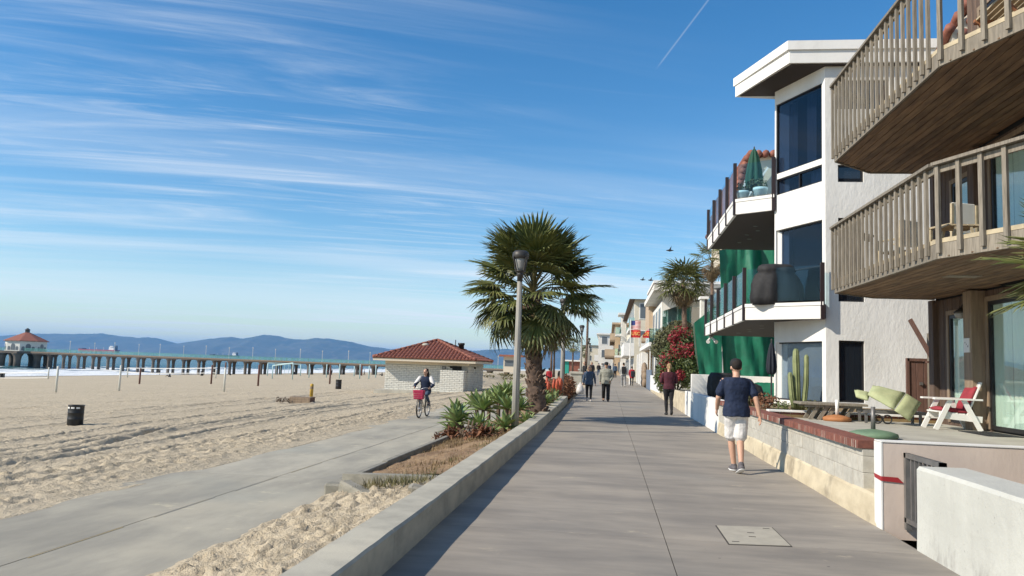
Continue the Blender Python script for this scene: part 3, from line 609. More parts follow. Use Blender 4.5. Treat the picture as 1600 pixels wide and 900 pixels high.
# balconies
def balcony(zb, A, B, C_, far, rail_h, label):
    # A far corner, B bend, C_ near end ; zb underside
    pts = [Vector((*p,0)) for p in (far[1],far[0],A,B,C_)]
    bal = {}
    d2 = (WX-.06, C_[1]); poly = [A,B,C_,d2,far[1],far[0]]
    # soffit planks run along the seaward edge, clipped to the deck outline
    def clip_x(y0):  # x range of deck at given y
        xs_ = []
        for i in range(len(poly)):
            p, q = poly[i], poly[(i+1)%len(poly)]
            if (p[1]-y0)*(q[1]-y0) <= 0 and abs(p[1]-q[1]) > 1e-6: xs_.append(p[0]+(q[0]-p[0])*(y0-p[1])/(q[1]-p[1]))
        return (min(xs_),max(xs_)) if len(xs_) >= 2 else None
    x = min(p[0] for p in poly)+.03
    while x < WX-.1:
        xm = x+.075; ycs = []
        for i in range(len(poly)):
            p, q = poly[i], poly[(i+1)%len(poly)]
            if (p[0]-xm)*(q[0]-xm) <= 0 and abs(p[0]-q[0]) > 1e-6: ycs.append(p[1]+(q[1]-p[1])*(xm-p[0])/(q[0]-p[0]))
        if len(ycs) >= 2:
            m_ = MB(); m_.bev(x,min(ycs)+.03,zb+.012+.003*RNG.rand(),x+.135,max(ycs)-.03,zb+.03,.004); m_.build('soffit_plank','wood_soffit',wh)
        x += .15
    core = MB(); ins = [(A[0]+.05,A[1]-.05),(B[0]+.05,B[1]),(C_[0]+.06,C_[1]),(WX-.03,C_[1]),(WX-.03,far[1][1]-.05),(far[0][0],far[0][1]-.05)]
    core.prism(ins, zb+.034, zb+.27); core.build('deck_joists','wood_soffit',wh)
    edges = [(C_,B),(B,A),(A,far[0]),(far[0],far[1])]
    for k, (p, q) in enumerate(edges):
        p3, q3 = Vector((*p,0)), Vector((*q,0)); d = (q3-p3).normalized(); n = Vector((-d.y,d.x,0))*1.0     # outward: left of travel
        if n.dot((p3+q3)/2-Vector((WX,13,0))) < 0: n = -n
        off = n*.02
        m_ = MB(); m_.obox(p3+off+Vector((0,0,zb+.105)),q3+off+Vector((0,0,zb+.105)),.045,.21); m_.build('rim_board','wood_grey',wh)
        m_ = MB(); m_.obox(p3+off+Vector((0,0,zb+.245)),q3+off+Vector((0,0,zb+.245)),.05,.06); m_.build('deck_edge','wood_pale',wh)
        if k == 3: continue
        L = (q3-p3).length; nb = max(2,int(L/(.36 if k == 0 else .235)))
        if k != 2:
            for i in range(nb+1):
                if k == 1 and i == 0: continue
                c = p3+d*(L*i/nb if k else .06+(L-.12)*i/nb)+n*.075; key = 'bal%.2f%d'%(rail_h,k)
                if key not in bal:
                    b_ = MB(); b_.box(-.032,-.022,0,.032,.022,rail_h); bal[key] = b_.mesh('baluster')
                put('baluster', bal[key],'wood_grey',wh,(c.x,c.y,zb+.07), (0,0,math.atan2(d.y,d.x)))
        m_ = MB(); m_.obox(p3+n*.06+Vector((0,0,zb+.07+rail_h+.02)),q3+n*.06+Vector((0,0,zb+.07+rail_h+.02)),.15,.045); m_.build('hand_rail','wood_grey',wh)
        m_ = MB(); m_.obox(p3+n*.035+Vector((0,0,zb+.07+rail_h-.06)),q3+n*.035+Vector((0,0,zb+.07+rail_h-.06)),.04,.09); m_.build('sub_rail','wood_grey',wh)
balcony(3.35, (4.55,16.4), (4.55,11.42), (6.7,6.4), ((5.55,17.25),(6.76,17.25)), 1.24, '')
balcony(6.05, (4.55,16.35), (4.55,11.25), (6.7,6.2), ((5.5,17.25),(6.76,17.25)), 1.50, '')
lm = MB(); lm.box(5.4,13.2,3.352,5.9,13.5,3.362); lm.build('soffit_vent','wood_grey',wh)
# chairs on the balconies
def deck_chair(x, y, z, label, rz):
    t_ = thing('deck_chair', label, 'chair', (x,y,z), 'chairs on the timber balconies'); OFF[t_.name] = (0,0,0); t_.rotation_euler = (0,0,rz)
    for sy in (-.24,.24):
        for sx, top in ((-.24,.62),(.24,.98)): m_ = MB(); m_.obox((sx,sy,0),(sx+.02,sy,top),.04,.04); m_.build('leg','wood_pale',t_)
        m_ = MB(); m_.box(-.3,sy-.03,.62,.26,sy+.03,.65); m_.build('armrest','wood_pale',t_)
        m_ = MB(); m_.obox((-.24,sy,.08),(.24,sy,.4),.025,.04); m_.build('brace','wood_pale',t_)
    for k in range(5): m_ = MB(); m_.box(-.26+k*.1,-.22,.41,-.175+k*.1,.22,.435); m_.build('seat_slat','wood_pale',t_)
    m_ = MB(); m_.bev(.2,-.22,.5,.26,.22,1.0,.01); m_.build('back_cushion','white_paint',t_)
    return t_
deck_chair(5.75,13.9,3.63,'wooden deck chair with white back cushion on the lower timber balcony, nearer the bend',R(-70))
deck_chair(5.4,15.4,3.63,'wooden deck chair with white back cushion at the far end of the lower timber balcony',R(-60))
dt = thing('deck_table','small wooden side table on the lower timber balcony','table',(5.5,13.1,3.63)); m_ = MB()
for k in range(5): m_.box(5.25+k*.1,12.85,4.1,5.335+k*.1,13.35,4.125)
m_.build('table_top','wood_pale',dt)
for a in (5.28,5.7):
    for b in (12.88,13.32): m_ = MB(); m_.obox((a,b,3.63),(a+(.1 if a < 5.5 else -.1),b,4.1),.035,.035); m_.build('leg','wood_pale',dt)
fc = thing('folding_table','folded out slatted wooden table on the upper timber balcony','table',(5.6,11.6,6.33))
mat('teak', (.35,.15,.07), (.27,.11,.05), .7, 5)
for k in range(6): m_ = MB(); m_.box(5.35+k*.1,11.2,7.05,5.43+k*.1,12.0,7.075); m_.build('slat','wood_pale',fc)
m_ = MB(); m_.box(5.33,11.17,7.0,5.95,11.22,7.07); m_.build('apron','teak',fc); m_ = MB(); m_.box(5.33,11.98,7.0,5.95,12.03,7.07); m_.build('apron','teak',fc)
for yy in (11.2,12.0):
    for a, b in ((5.4,5.9),(5.9,5.4)): m_ = MB(); m_.obox((a,yy,6.33),(b,yy,7.0),.03,.04,(0,1,0)); m_.build('leg','teak',fc)
# fence gate and leaning timber between the houses
fg = thing('side_gate','dark brown wooden gate and post between the timber and white houses','gate',(7.5,20,.8))
for k in range(5): m_ = MB(); m_.bev(7.22+k*.17,20.0,.86,7.38+k*.17,20.04,2.12,.006); m_.build('plank','wood_red',fg)
m_ = MB(); m_.box(7.18,19.97,2.12,8.2,20.06,2.19); m_.box(7.16,19.97,.8,7.22,20.06,2.19); m_.build('gate_frame','wood_red',fg)
m_ = MB(); m_.box(7.62,19.80,.8,7.78,19.96,2.8); m_.build('post','wood_grey',fg)
m_ = MB(); m_.box(7.45,19.95,1.55,7.52,19.99,1.62); m_.build('latch','metal_grey',fg)
lt = MB(); lt.obox((7.66,19.7,2.15),(7.22,19.9,3.12),.06,.16,(0,1,0)); lt.obox((7.5,19.7,2.1),(7.8,19.7,2.12),.12,.05); tag(lt.build('leaning_timber','wood_red'),'reddish brown timber brace leaning out above the side gate','timber')
# ---- white modern house
wm = thing('white_house','white modern stucco house with overhanging roof and glass balconies','house',(8,27,.8))
RP = Vector((6.35,24.0,0)); FD = Vector((-1.02,2.2,0)).normalized(); FN = Vector((-FD.y,FD.x,0)); FN = FN if FN.x < 0 else -FN; FL = 2.43
def wallrect(O, a, n, s0, s1, z0, z1, th, opens, m, parent, name='wall'):
    ss = sorted(set([s0,s1]+[v for o in opens for v in o[:2]])); zz = sorted(set([z0,z1]+[v for o in opens for v in o[2:4]])); m_ = MB()
    ss = [v for v in ss if s0 <= v <= s1]; zz = [v for v in zz if z0 <= v <= z1]
    inside = lambda s, z: any(o[0] < s < o[1] and o[2] < z < o[3] for o in opens)
    for i in range(len(ss)-1):
        j = 0
        while j < len(zz)-1:
            if inside((ss[i]+ss[i+1])/2,(zz[j]+zz[j+1])/2): j += 1; continue
            k = j
            while k+1 < len(zz)-1 and not inside((ss[i]+ss[i+1])/2,(zz[k+1]+zz[k+2])/2): k += 1
            p = [O+a*ss[i],O+a*ss[i+1],O+a*ss[i+1]-n*th,O+a*ss[i]-n*th]; q = [(v.x,v.y) for v in p]
            if (p[1]-p[0]).cross(p[2]-p[0]).z < 0: q = q[::-1]
            m_.prism(q, zz[j], zz[k+1]); j = k+1
    return m_.build(name, m, parent)
def window(O, a, n, s0, s1, z0, z1, parent, depth=.1, fr=.045, mull=0, mf='frame_black', mp='glass_dark', rail=None):
    m_ = MB(); c = O-n*depth; up = Vector((0,0,1))
    def bar(p, q, w_, vert): m_.obox(p, q, .06, w_, a if vert else up)
    P_ = lambda s, z: c+a*s+up*z
    m_.obox(P_(s0,z0+fr/2),P_(s1,z0+fr/2),.07,fr); m_.obox(P_(s0,z1-fr/2),P_(s1,z1-fr/2),.07,fr)
    m_.obox(P_(s0+fr/2,z0+fr),P_(s0+fr/2,z1-fr),.07,fr,a); m_.obox(P_(s1-fr/2,z0+fr),P_(s1-fr/2,z1-fr),.07,fr,a)
    for k in range(mull): s = s0+(s1-s0)*(k+1)/(mull+1); m_.obox(P_(s,z0+fr),P_(s,z1-fr),.065,fr,a)
    if rail: m_.obox(P_(s0+fr,rail),P_(s1-fr,rail),.065,fr)
    o = m_.build('window',mf,parent)
    for k in range(mull+1):
        t0 = s0+(s1-s0)*k/(mull+1)+fr*.6; t1 = s0+(s1-s0)*(k+1)/(mull+1)-fr*.6
        g = MB(); cc = c-n*.01; vs = [cc+a*t0+up*(z0+fr*.6),cc+a*t1+up*(z0+fr*.6),cc+a*t1+up*(z1-fr*.6),cc+a*t0+up*(z1-fr*.6)]
        vs2 = [v-n*.012 for v in vs]; g.add(vs+vs2,[(0,1,2,3),(7,6,5,4),(0,4,5,1),(1,5,6,2),(2,6,7,3),(3,7,4,0)]); g.build('pane',mp,o)
    return o
glass_mat('ground_glass',(.75,.80,.84),.0); mat('blind_grey', (.27,.285,.30), (.24,.255,.27), .85, 2); mat('glass_blue', (.010,.020,.045), None, .03, spec=1.0)
face_open = [(.16,2.36,.9,2.72),(.14,2.36,3.9,6.38),(.14,2.36,7.55,8.08),(.14,2.36,8.26,10.62)]
wallrect(RP, FD, FN, 0, FL, .78, 11.1, .3, face_open, 'sea_plaster', wm)
sideA = Vector((1,0,0)); sideN = Vector((0,-1,0)); so_ = [(.36,1.08,.95,2.75),(.36,1.1,3.9,6.41),(.36,1.1,7.5,8.03),(.36,1.86,9.75,10.66)]
wallrect(RP+Vector((.004,-.003,0)), sideA, sideN, 0, 8, .78, 11.1, .3, so_, 'plaster_grey', wm)
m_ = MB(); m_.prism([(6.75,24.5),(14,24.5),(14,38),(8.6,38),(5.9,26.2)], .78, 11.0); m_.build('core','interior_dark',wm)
m_ = MB(); m_.prism([(5.36,26.2),(5.75,26.0),(8.75,37.9),(8.4,38)], .78, 11.0); m_.build('wall','sea_plaster',wm)
window(RP,FD,FN,.16,2.36,.9,2.72,wm,.14,mp='ground_glass')
bl = MB(); c0 = RP-FN*.22; bl.add([c0+FD*.2+Vector((0,0,.9)),c0+FD*2.05+Vector((0,0,.9)),c0+FD*2.05+Vector((0,0,2.7)),c0+FD*.2+Vector((0,0,2.7))],[(0,1,2,3)]); bl.build('blind','blind_grey',wm)
glass_mat('house_glass', (.40,.46,.55), .0)
window(RP,FD,FN,.14,2.36,3.9,6.38,wm,.14,rail=5.0,mp='house_glass')
window(RP,FD,FN,.14,2.36,7.55,8.08,wm,.08,mull=1,mp='house_glass')
window(RP,FD,FN,.14,2.36,8.26,10.62,wm,.06,fr=.035,mp='house_glass')
def drape(s0, s1, z0, z1, dep, m, name='curtain'):
    m_ = MB(); n = max(4,int((s1-s0)/.04)); vs = []
    for i in range(n+1): p = RP+FD*(s0+(s1-s0)*i/n)-FN*(dep+.03*math.sin(i*1.25)); vs += [p+Vector((0,0,z0)),p+Vector((0,0,z1))]
    m_.add(vs,[(2*i,2*i+2,2*i+3,2*i+1) for i in range(n)]); m_.build(name,m,wm,True)
mat('curtain_dim',(.20,.215,.24),None,.9)
drape(.75,1.15,8.28,10.6,.30,'curtain_dim'); drape(1.7,2.1,8.28,10.6,.34,'curtain_dim'); drape(.2,.9,7.56,8.06,.2,'curtain_dim'); drape(.2,.42,3.92,6.36,.3,'curtain_dim')
for a in so_: window(RP,sideA,sideN,*a,wm,.10)
m_ = MB(); rf = [(5.25,23.75),(13.5,23.75),(13.5,38),(8.6,38),(5.6,27.0),(4.12,26.75)]
m_.prism(rf,11.12,11.52); rfo = m_.build('roof','sea_plaster',wm)
m_ = MB(); m_.prism([(p[0]+d[0],p[1]+d[1]) for p, d in zip(rf,[(-.06,-.06),(.0,-.06),(0,0),(0,0),(0,.06),(-.06,.06)])],11.52,11.80); m_.build('parapet','sea_plaster',rfo)
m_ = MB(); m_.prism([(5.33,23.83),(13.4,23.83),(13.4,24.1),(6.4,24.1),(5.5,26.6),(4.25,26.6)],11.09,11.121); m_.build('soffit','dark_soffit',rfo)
def glass_balcony(zb, pts, back, n_long, rail_top, fas, near_posts):
    # pts: R,N,L seaward outline (R near right, N near left, L far left)
    Rp, Np, Lp = [Vector((*p,0)) for p in pts]; poly = [pts[0],pts[1],pts[2]]+back
    m_ = MB(); ar = sum(poly[i][0]*poly[(i+1)%len(poly)][1]-poly[(i+1)%len(poly)][0]*poly[i][1] for i in range(len(poly)))
    pl = poly if ar > 0 else poly[::-1]
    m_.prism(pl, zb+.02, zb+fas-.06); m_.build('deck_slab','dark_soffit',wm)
    def strip(p, q, z0, z1, th, name, m, out=.0):
        d = (q-p).normalized(); n = Vector((d.y,-d.x,0)); n = n if n.x < 0 else -n
        b = MB(); b.obox(p+n*out+Vector((0,0,(z0+z1)/2)),q+n*out+Vector((0,0,(z0+z1)/2)),th,z1-z0); return b.build(name,m,wm)
    for p, q in ((Rp,Np),(Np,Lp)): strip(p,q,zb,zb+fas,.09,'fascia','sea_plaster',.02)
    for p, q in ((Rp,Np),(Np,Lp)): strip(p,q,zb+fas-.10,zb+fas,.03,'fascia_lip','sea_plaster',.075)
    posts = [Rp+(Np-Rp)*t_ for t_ in near_posts]+[Np+(Lp-Np)*(k/n_long) for k in range(n_long+1)]
    uniq = []
    for p in posts:
        if all((p-u).length > .2 for u in uniq): uniq.append(p)
    for p in uniq: m_ = MB(); m_.box(p.x-.055-.06,p.y-.055,zb-.02,p.x+.055-.06,p.y+.055,rail_top); m_.build('post','steel_dark',wm)
    segs = [(Rp,Np)]+[(Np+(Lp-Np)*(k/n_long),Np+(Lp-Np)*((k+1)/n_long)) for k in range(n_long)]
    for p, q in segs:
        d = (q-p).normalized(); g = MB(); g.obox(p+d*.09+Vector((-.04,0,(zb+fas+.06+rail_top-.06)/2)),q-d*.09+Vector((-.04,0,(zb+fas+.06+rail_top-.06)/2)),.012,rail_top-.06-zb-fas-.06); g.build('glass_panel','rail_glass',wm)
    lips = MB()
    for k in range(5): c = (Np*(.75-.12*k)+Lp*(.25+.12*k))+Vector((1.0+.25*(k%2),.2,0)); lips.lathe([(.09,zb+.012),(.09,zb+.022)],(c.x,c.y,0),10)
    lips.build('downlight','metal_grey',wm)
glass_balcony(3.36,[(6.26,23.78),(4.28,25.3),(4.45,36.6)],[(8.3,36.6),(5.6,26.6),(6.45,24.2)],5,5.02,.50,[0,1])
glass_balcony(7.06,[(5.33,26.12),(4.22,26.95),(4.30,34.8)],[(7.6,34.8),(5.7,26.6)],4,8.84,.52,[0,1])
# things on the white house balconies and terrace
def draped(name, cx, cy, z, prof, label, cat, m, seed, n=40, fold=.1):
    r = random.Random(seed); ph = [r.uniform(0,6.28) for _ in range(6)]; mb = MB(); rings = []
    for (zz, rx, ry, fo) in prof:
        ring = []
        for k in range(n):
            a = 2*math.pi*k/n; sq = (abs(math.cos(a))**2.6+abs(math.sin(a))**2.6)**(-1/2.6); f = 1+fo*fold*(math.sin(7*a+ph[0]+zz)+.7*math.sin(11*a+ph[1]-2*zz)+.5*math.sin(3*a+ph[2]))
            ring.append((cx+rx*sq*f*math.cos(a), cy+ry*sq*f*math.sin(a), z+zz+.02*math.sin(5*a+ph[3])*fo))
        rings.append(ring)
    mb.loft(rings); return tag(mb.build(name,m,None,True),label,cat)
draped('covered_grill',5.12,24.98,3.82,[(0,.72,.36,.5),(.25,.74,.38,.8),(.6,.70,.36,1),(.9,.60,.34,.8),(1.02,.52,.3,.4),(1.06,.55,.33,.6),(1.2,.52,.30,.4),(1.27,.42,.22,.2)],'large covered barbecue under black cloth on the lower glass balcony','covered grill','fabric_black',3)
draped('covered_chair',3.75,26.6,.78,[(0,.42,.36,.4),(.4,.45,.38,.6),(.75,.44,.35,.4),(.9,.36,.28,.2)],'black covered chair hump behind the white walkway wall, left one','covered chair','fabric_black',5)
draped('covered_table',4.3,25.3,.78,[(0,.5,.36,.4),(.3,.5,.38,.6),(.52,.44,.33,.4),(.6,.3,.2,.2)],'lower black covered table beside the black covered chair','covered table','fabric_black',6)
draped('tarp_heap',5.3,27.2,.78,[(0,.75,.4,.6),(.3,.7,.38,.9),(.55,.55,.3,.9),(.62,.3,.2,.5)],'heap of green tarp lying low in front of the terrace wall','tarp','tarp_green',7)
def closed_umbrella(x, y, z, h, r, label, m, pole):
    t_ = thing('closed_umbrella',label,'umbrella',(x,y,z)); m_ = MB(); rings = []
    for q, rr in ((.0,.55),(.08,.9),(.25,1),(.5,.85),(.75,.6),(.92,.35),(1,.1)):
        rings.append([(x+r*rr*(1+.28*math.sin(8*a))*math.cos(a), y+r*rr*(1+.28*math.sin(8*a))*math.sin(a), z+pole+q*(h-pole)) for a in [2*math.pi*k/32 for k in range(32)]])
    m_.loft(rings); m_.build('canopy',m,t_,True)
    m_ = MB(); m_.lathe([(.025,0),(.025,h+.06),(.01,h+.09)],(x,y,z),8); m_.build('pole','metal_lamp',t_)
closed_umbrella(4.95,27.8,7.55,2.05,.26,'closed dark green umbrella on the upper glass balcony','canvas_green',.55)
closed_umbrella(4.72,23.6,.78,1.85,.13,'closed navy umbrella on the terrace under the lower glass balcony','canvas_navy',.9)
def leafball(mb, c, r, n, size, seed, flat=1.0):
    g = np.random.RandomState(seed)
    for _ in range(n):
        d = g.randn(3); d /= np.linalg.norm(d); rr = g.rand()**.4; p = np.array(c)+d*np.array(r)*rr
        a = Vector(g.randn(3)).normalized(); nn = (Vector(d)*.8+Vector(g.randn(3))*.6).normalized(); u = nn.cross(a).normalized()*size*g.uniform(.6,1.3); v = nn.cross(u).normalized()*size*g.uniform(.35,.75)*flat
        p = Vector(p); mb.add([p-u,p+v*.8+u*.1,p+u,p-v*.8+u*.1],[(0,1,2,3)])
def pot(x, y, z, r, h, label, seed):
    t_ = thing('planter_pot',label,'potted plant',(x,y,z),'white pots on the upper glass balcony'); m_ = MB(); m_.lathe([(r*.75,0),(r*.95,h*.75),(r*1.05,h*.78),(r*1.05,h),(r*.9,h),(r*.85,h*.9)],(x,y,z),18); m_.build('pot','white_paint',t_,True)
    m_ = MB(); leafball(m_,(x,y,z+h+.12),(r*1.1,r*1.1,.22),160,.05,seed); m_.build('foliage','leaf_olive',t_)
pot(5.0,26.9,7.56,.24,.42,'white pot with small plant on the upper glass balcony, beside the house',1); pot(4.45,27.1,7.56,.22,.34,'white pot with grey plant at the corner of the upper glass balcony',2)
m_ = MB(); leafball(m_,(4.72,26.95,8.1),(.16,.16,.22),200,.05,9); tag(m_.build('yellow_flower_plant','leaf_olive'),'yellowish flowering plant between the white pots on the upper balcony','plant')
sl_ = thing('security_light','small security light under the far corner of the lower glass balcony','light',(4.6,36.2,3.1)); m_ = MB(); m_.lathe([(.12,.2),(.12,.26)],(4.6,36.2,3.1),10); m_.build('mount','metal_grey',sl_)
for q in (-.14,.14): m_ = MB(); m_.tube([(4.6,36.2,3.3),(4.6+q,36.0,3.12),(4.6+q*1.3,35.85,3.05)],[.03,.06,.09],8); m_.build('lamp_head','white_paint',sl_)
# white walls along the walk beyond the block wall
m_ = MB(); m_.bev(3.06,22.47,-.1,3.27,31.9,.92,.012); tag(m_.build('white_terrace_wall','sea_plaster'),'low bright white wall along the walkway below the glass balcony','wall')
m_ = MB(); m_.bev(3.0,29.0,0,9.5,29.2,1.60,.012); tag(m_.build('terrace_cross_wall','sea_plaster'),'white wall crossing the terrace under the glass balcony','wall')
m_ = MB(); m_.bev(3.07,31.95,0,3.27,38,.82,.012); tag(m_.build('cream_wall','base_cream'),'cream low wall below the red flowering bush','wall')
m_ = MB(); m_.bev(3.1,38.05,.0,3.45,58,.35,.02); tag(m_.build('rough_kerb','base_cream'),'low rough cream kerb curving away along the right of the walkway','kerb')
# cactus and succulents in the bed
cc = thing('cactus','tall columnar cactus with three arms in the brick edged bed','cactus',(4.35,18.5,.86))
def cact(pts, r):
    m_ = MB(); pts = [Vector(p) for p in pts]; rings = []
    for i, p in enumerate(pts):
        rr = r*(.45 if i == len(pts)-1 else .85 if i == len(pts)-2 else 1)
        rings.append([p+Vector((math.cos(a),math.sin(a),0))*rr*(1+.16*math.cos(7*a)) for a in [2*math.pi*k/28 for k in range(28)]])
    m_.loft(rings); m_.build('stem','cactus',cc,True)
cact([(4.28,18.5,.86),(4.26,18.5,1.4),(4.24,18.5,2.0),(4.24,18.5,2.22),(4.24,18.5,2.28)],.07); cact([(4.36,18.5,.9),(4.42,18.5,1.1),(4.46,18.5,1.5),(4.47,18.5,2.1),(4.47,18.5,2.15)],.055); cact([(4.2,18.45,.9),(4.14,18.45,1.2),(4.1,18.45,1.68),(4.1,18.45,1.74)],.055)
def succulent(x, y, z, r, n, m, label, cat='plant', grp='plants in the brick edged bed'):
    m_ = MB(); leafball(m_,(x,y,z+r*.5),(r,r,r*.55),n,r*.16,int(x*100)+int(y*10)); return tag(m_.build('bed_plant',m),label,cat,grp)
succulent(4.55,18.3,.86,.26,240,'leaf_olive','dark rosette plant at the foot of the cactus')
succulent(3.75,19.5,.86,.35,260,'shrub_red','reddish brown ground plant in the bed, in the middle'); succulent(3.62,20.9,.86,.35,260,'leaf_olive','olive ground plant in the bed, nearest the walking man'); succulent(3.9,18.3,.86,.22,160,'leaf_green','small green ground plant in the bed, next to the cactus')
# green wrapped house behind
gh = thing('tarped_house','house wrapped in green construction tarpaulin behind the glass balconies','house',(7,46,.6))
def sheet(p00, p10, p11, p01, nu, nv, amp, seed, name, m, parent, fold=3.0):
    a, b, c, d = [Vector(p) for p in (p00,p10,p11,p01)]; n = (b-a).cross(d-a).normalized(); m_ = MB(); vs = []
    for j in range(nv+1):
        for i in range(nu+1):
            u, v = i/nu, j/nv; p = (a*(1-u)+b*u)*(1-v)+(d*(1-u)+c*u)*v
            q = amp*(float(vnoise(np.array(u*fold*2+v*1.2),np.array(v*1.2+seed),seed))+.5*float(vnoise(np.array(u*fold*5+v*2.5),np.array(v*2.+seed),seed+1))+.25*float(vnoise(np.array(u*fold*14),np.array(v*5.),seed+2)))
            vs.append(p+n*q)
    m_.add(vs,[(j*(nu+1)+i,j*(nu+1)+i+1,(j+1)*(nu+1)+i+1,(j+1)*(nu+1)+i) for j in range(nv) for i in range(nu)]); return m_.build(name,m,parent,True)
sheet((4.62,41,1.5),(5.75,41,1.5),(5.75,41,5.4),(4.33,41,4.2),14,14,.25,81,'tarp','tarp_green',gh,1.5)
sheet((5.95,41.4,1.2),(12,41.4,1.2),(12,41.4,9.6),(5.55,41.4,8.0),50,30,.8,84,'tarp','tarp_green',gh,4)
sheet((6.4,52,1.5),(4.6,41.1,1.5),(4.3,41.1,4.2),(6.2,52,4.0),20,10,.3,87,'tarp','tarp_green',gh)
m_ = MB(); m_.prism([(7.9,42.6),(12,42.6),(12,55),(8.4,55)],.6,8.0); m_.build('wall','restroom_cream',gh)
tgable = thing('tile_roofed_house','cream house with red tiled gable roof behind the upper glass balcony','house',(10,50,.6))
m_ = MB(); m_.add([(7.3,46,9),(11.5,46,9),(11.5,46,14.3),(9.3,46,14.6),(7.75,46,13.9),(7.35,46,11.8),(7.3,58,9),(11.5,58,9),(11.5,58,14.3),(9.3,58,14.6),(7.75,58,13.9),(7.35,58,11.8)],[(0,1,2,3,4,5),(6,11,10,9,8,7),(5,4,10,11),(0,5,11,6)]); m_.build('wall','restroom_cream',tgable)
for k in range(8):
    f = k/8; x0 = 7.1+f*.75; z0 = 11.6+f*2.9; m_ = MB(); m_.tube([(x0-.04,45.6,z0),(x0-.04,58,z0)],.22,8); m_.build('tile_row','tile_red',tgable,True)
for k in range(9):
    m_ = MB(); x0 = 7.95+k*.42; m_.tube([(x0,45.6,14.45-.0*k),(x0,52,14.65)],.2,8); m_.build('tile_row','tile_red',tgable,True)
m_ = MB(); m_.obox((7.3,45.7,11.5),(8.0,45.7,14.2),.1,.25,(0,1,0)); m_.obox((7.45,45.7,11.4),(8.9,45.7,13.6),.1,.2,(0,1,0)); m_.build('rafter','white_paint',tgable)
# tiled roof seen above the upper timber balcony
tr_ = thing('tile_roof','red clay tile roof with cream eave rising behind the upper timber balcony','roof',(10.2,22,10.6))
for k in range(7):
    m_ = MB(); z0 = 10.95+k*.34; x0 = 8.85+k*.22; m_.tube([(x0,21.3,z0+.12),(x0+.4,23,z0+.12)],.13,8); m_.build('tile_row','tile_red',tr_,True)
    m_ = MB(); m_.tube([(x0+.33,21.3,z0-.02),(x0+.73,23,z0-.02)],.13,8); m_.build('tile_row','tile_red',tr_,True)
m_ = MB(); m_.prism([(8.95,21.4),(10.8,21.4),(10.8,23.2),(9.4,23.2)],[10.3,10.3,10.3,10.3],[10.95,13.3,13.3,11.2]); m_.build('eave','restroom_cream',tr_)
# ------------------------------------------------------------------ planting strip
def planter_material():
    m = bpy.data.materials.new('planter_soil'); m.use_nodes = True; t = NT(m.node_tree); b = t.n['Principled BSDF']
    p = t.new('ShaderNodeNewGeometry').outputs['Position']
    c = t.mix(t.mapr(t.noise(p, 1.1, 5, .6), .38, .62), (.34,.22,.12), (.22,.135,.075)); c = t.mix(t.mapr(t.noise(p, 14, 6, .7), .45, .68), c, (.42,.29,.165)); c = t.mix(t.mapr(t.noise(p, 30, 4, .7), .58, .7), c, (.12,.08,.05))
    t.put(b.inputs['Base Color'], c); b.inputs['Roughness'].default_value = .95
    bn = t.new('ShaderNodeBump', inp={'Strength': 1, 'Distance': .05}); t.l.new(t.noise(p, 16, 8, .75), bn.inputs['Height']); t.l.new(bn.outputs[0], b.inputs['Normal']); MATS['planter_soil'] = m
planter_material()
px_ = np.arange(-4.05,-1.99,.06); py_ = np.concatenate([np.arange(11.85,24,.06),np.arange(24,60.1,.3)]); GX, GY = np.meshgrid(px_, py_)
soil_z = lambda X, Y: np.interp(X,[-4.05,-3.9,-3.0,-2.0],[-.33,-.27,-.10,.07])+np.maximum(0,Y-30)*.007
GZ = soil_z(GX,GY)+.07*vnoise(GX*2.1,GY*2.1,91)+.045*vnoise(GX*6,GY*6,92)+.02*vnoise(GX*14,GY*14,93)
mb = MB(); n_ = len(px_); mb.v = [tuple(v) for v in np.stack([GX,GY,GZ],-1).reshape(-1,3)]; mb.f = [(j*n_+i,j*n_+i+1,(j+1)*n_+i+1,(j+1)*n_+i) for j in range(len(py_)-1) for i in range(n_-1)]; mb.mi = [0]*len(mb.f)
structure(mb.build('planting_strip_soil','planter_soil',None,True))
# edging curb and broken stub walls
ec = thing('path_edging','thin concrete edging between the bike path and the planting strip','edging',(-4.05,16,-.35))
for k in range(4): y0 = 12.25+k*2.0; m_ = MB(); m_.bev(-4.10,y0,-.4,-3.98,y0+1.985,-.18+.006*RNG.randn(),.012); m_.build('edging_segment','concrete_old',ec)
m_ = MB(); m_.prism([(-4.02,11.85),(-2.06,11.35),(-2.06,11.55),(-4.02,12.03)],[-.5]*4,[-.09,.02,.02,-.09]); tag(m_.build('stub_wall','concrete_old'),'short concrete stub wall holding back the planting strip soil','wall')
m_ = MB(); m_.bev(-4.16,11.45,-.5,-3.86,12.15,-.19,.03); tag(m_.build('corner_block','concrete_old'),'broken concrete corner block at the end of the stub wall','block')
def chunk(x, y, z, s, rz, seed, label):
    r = random.Random(seed); m_ = MB(); m_.bev(-s[0]/2,-s[1]/2,0,s[0]/2,s[1]/2,s[2],.03); M_ = Matrix.Rotation(rz,3,'Z')@Matrix.Rotation(.18,3,'Y'); m_.v = [tuple(M_@Vector(v)+Vector((x+r.uniform(-.02,.02),y+r.uniform(-.02,.02),z))) for v in m_.v]; tag(m_.build('concrete_chunk','concrete_old'),label,'rubble')
chunk(-3.55,11.1,-.3,(.62,.2,.16),R(-35),1,'long broken concrete piece lying on the sand by the stub wall'); chunk(-2.55,10.75,-.2,(.3,.3,.16),R(10),2,'square broken concrete piece half buried next to the kerb'); chunk(-3.15,11.35,-.25,(.18,.14,.1),R(50),3,'small broken concrete lump between two larger pieces')
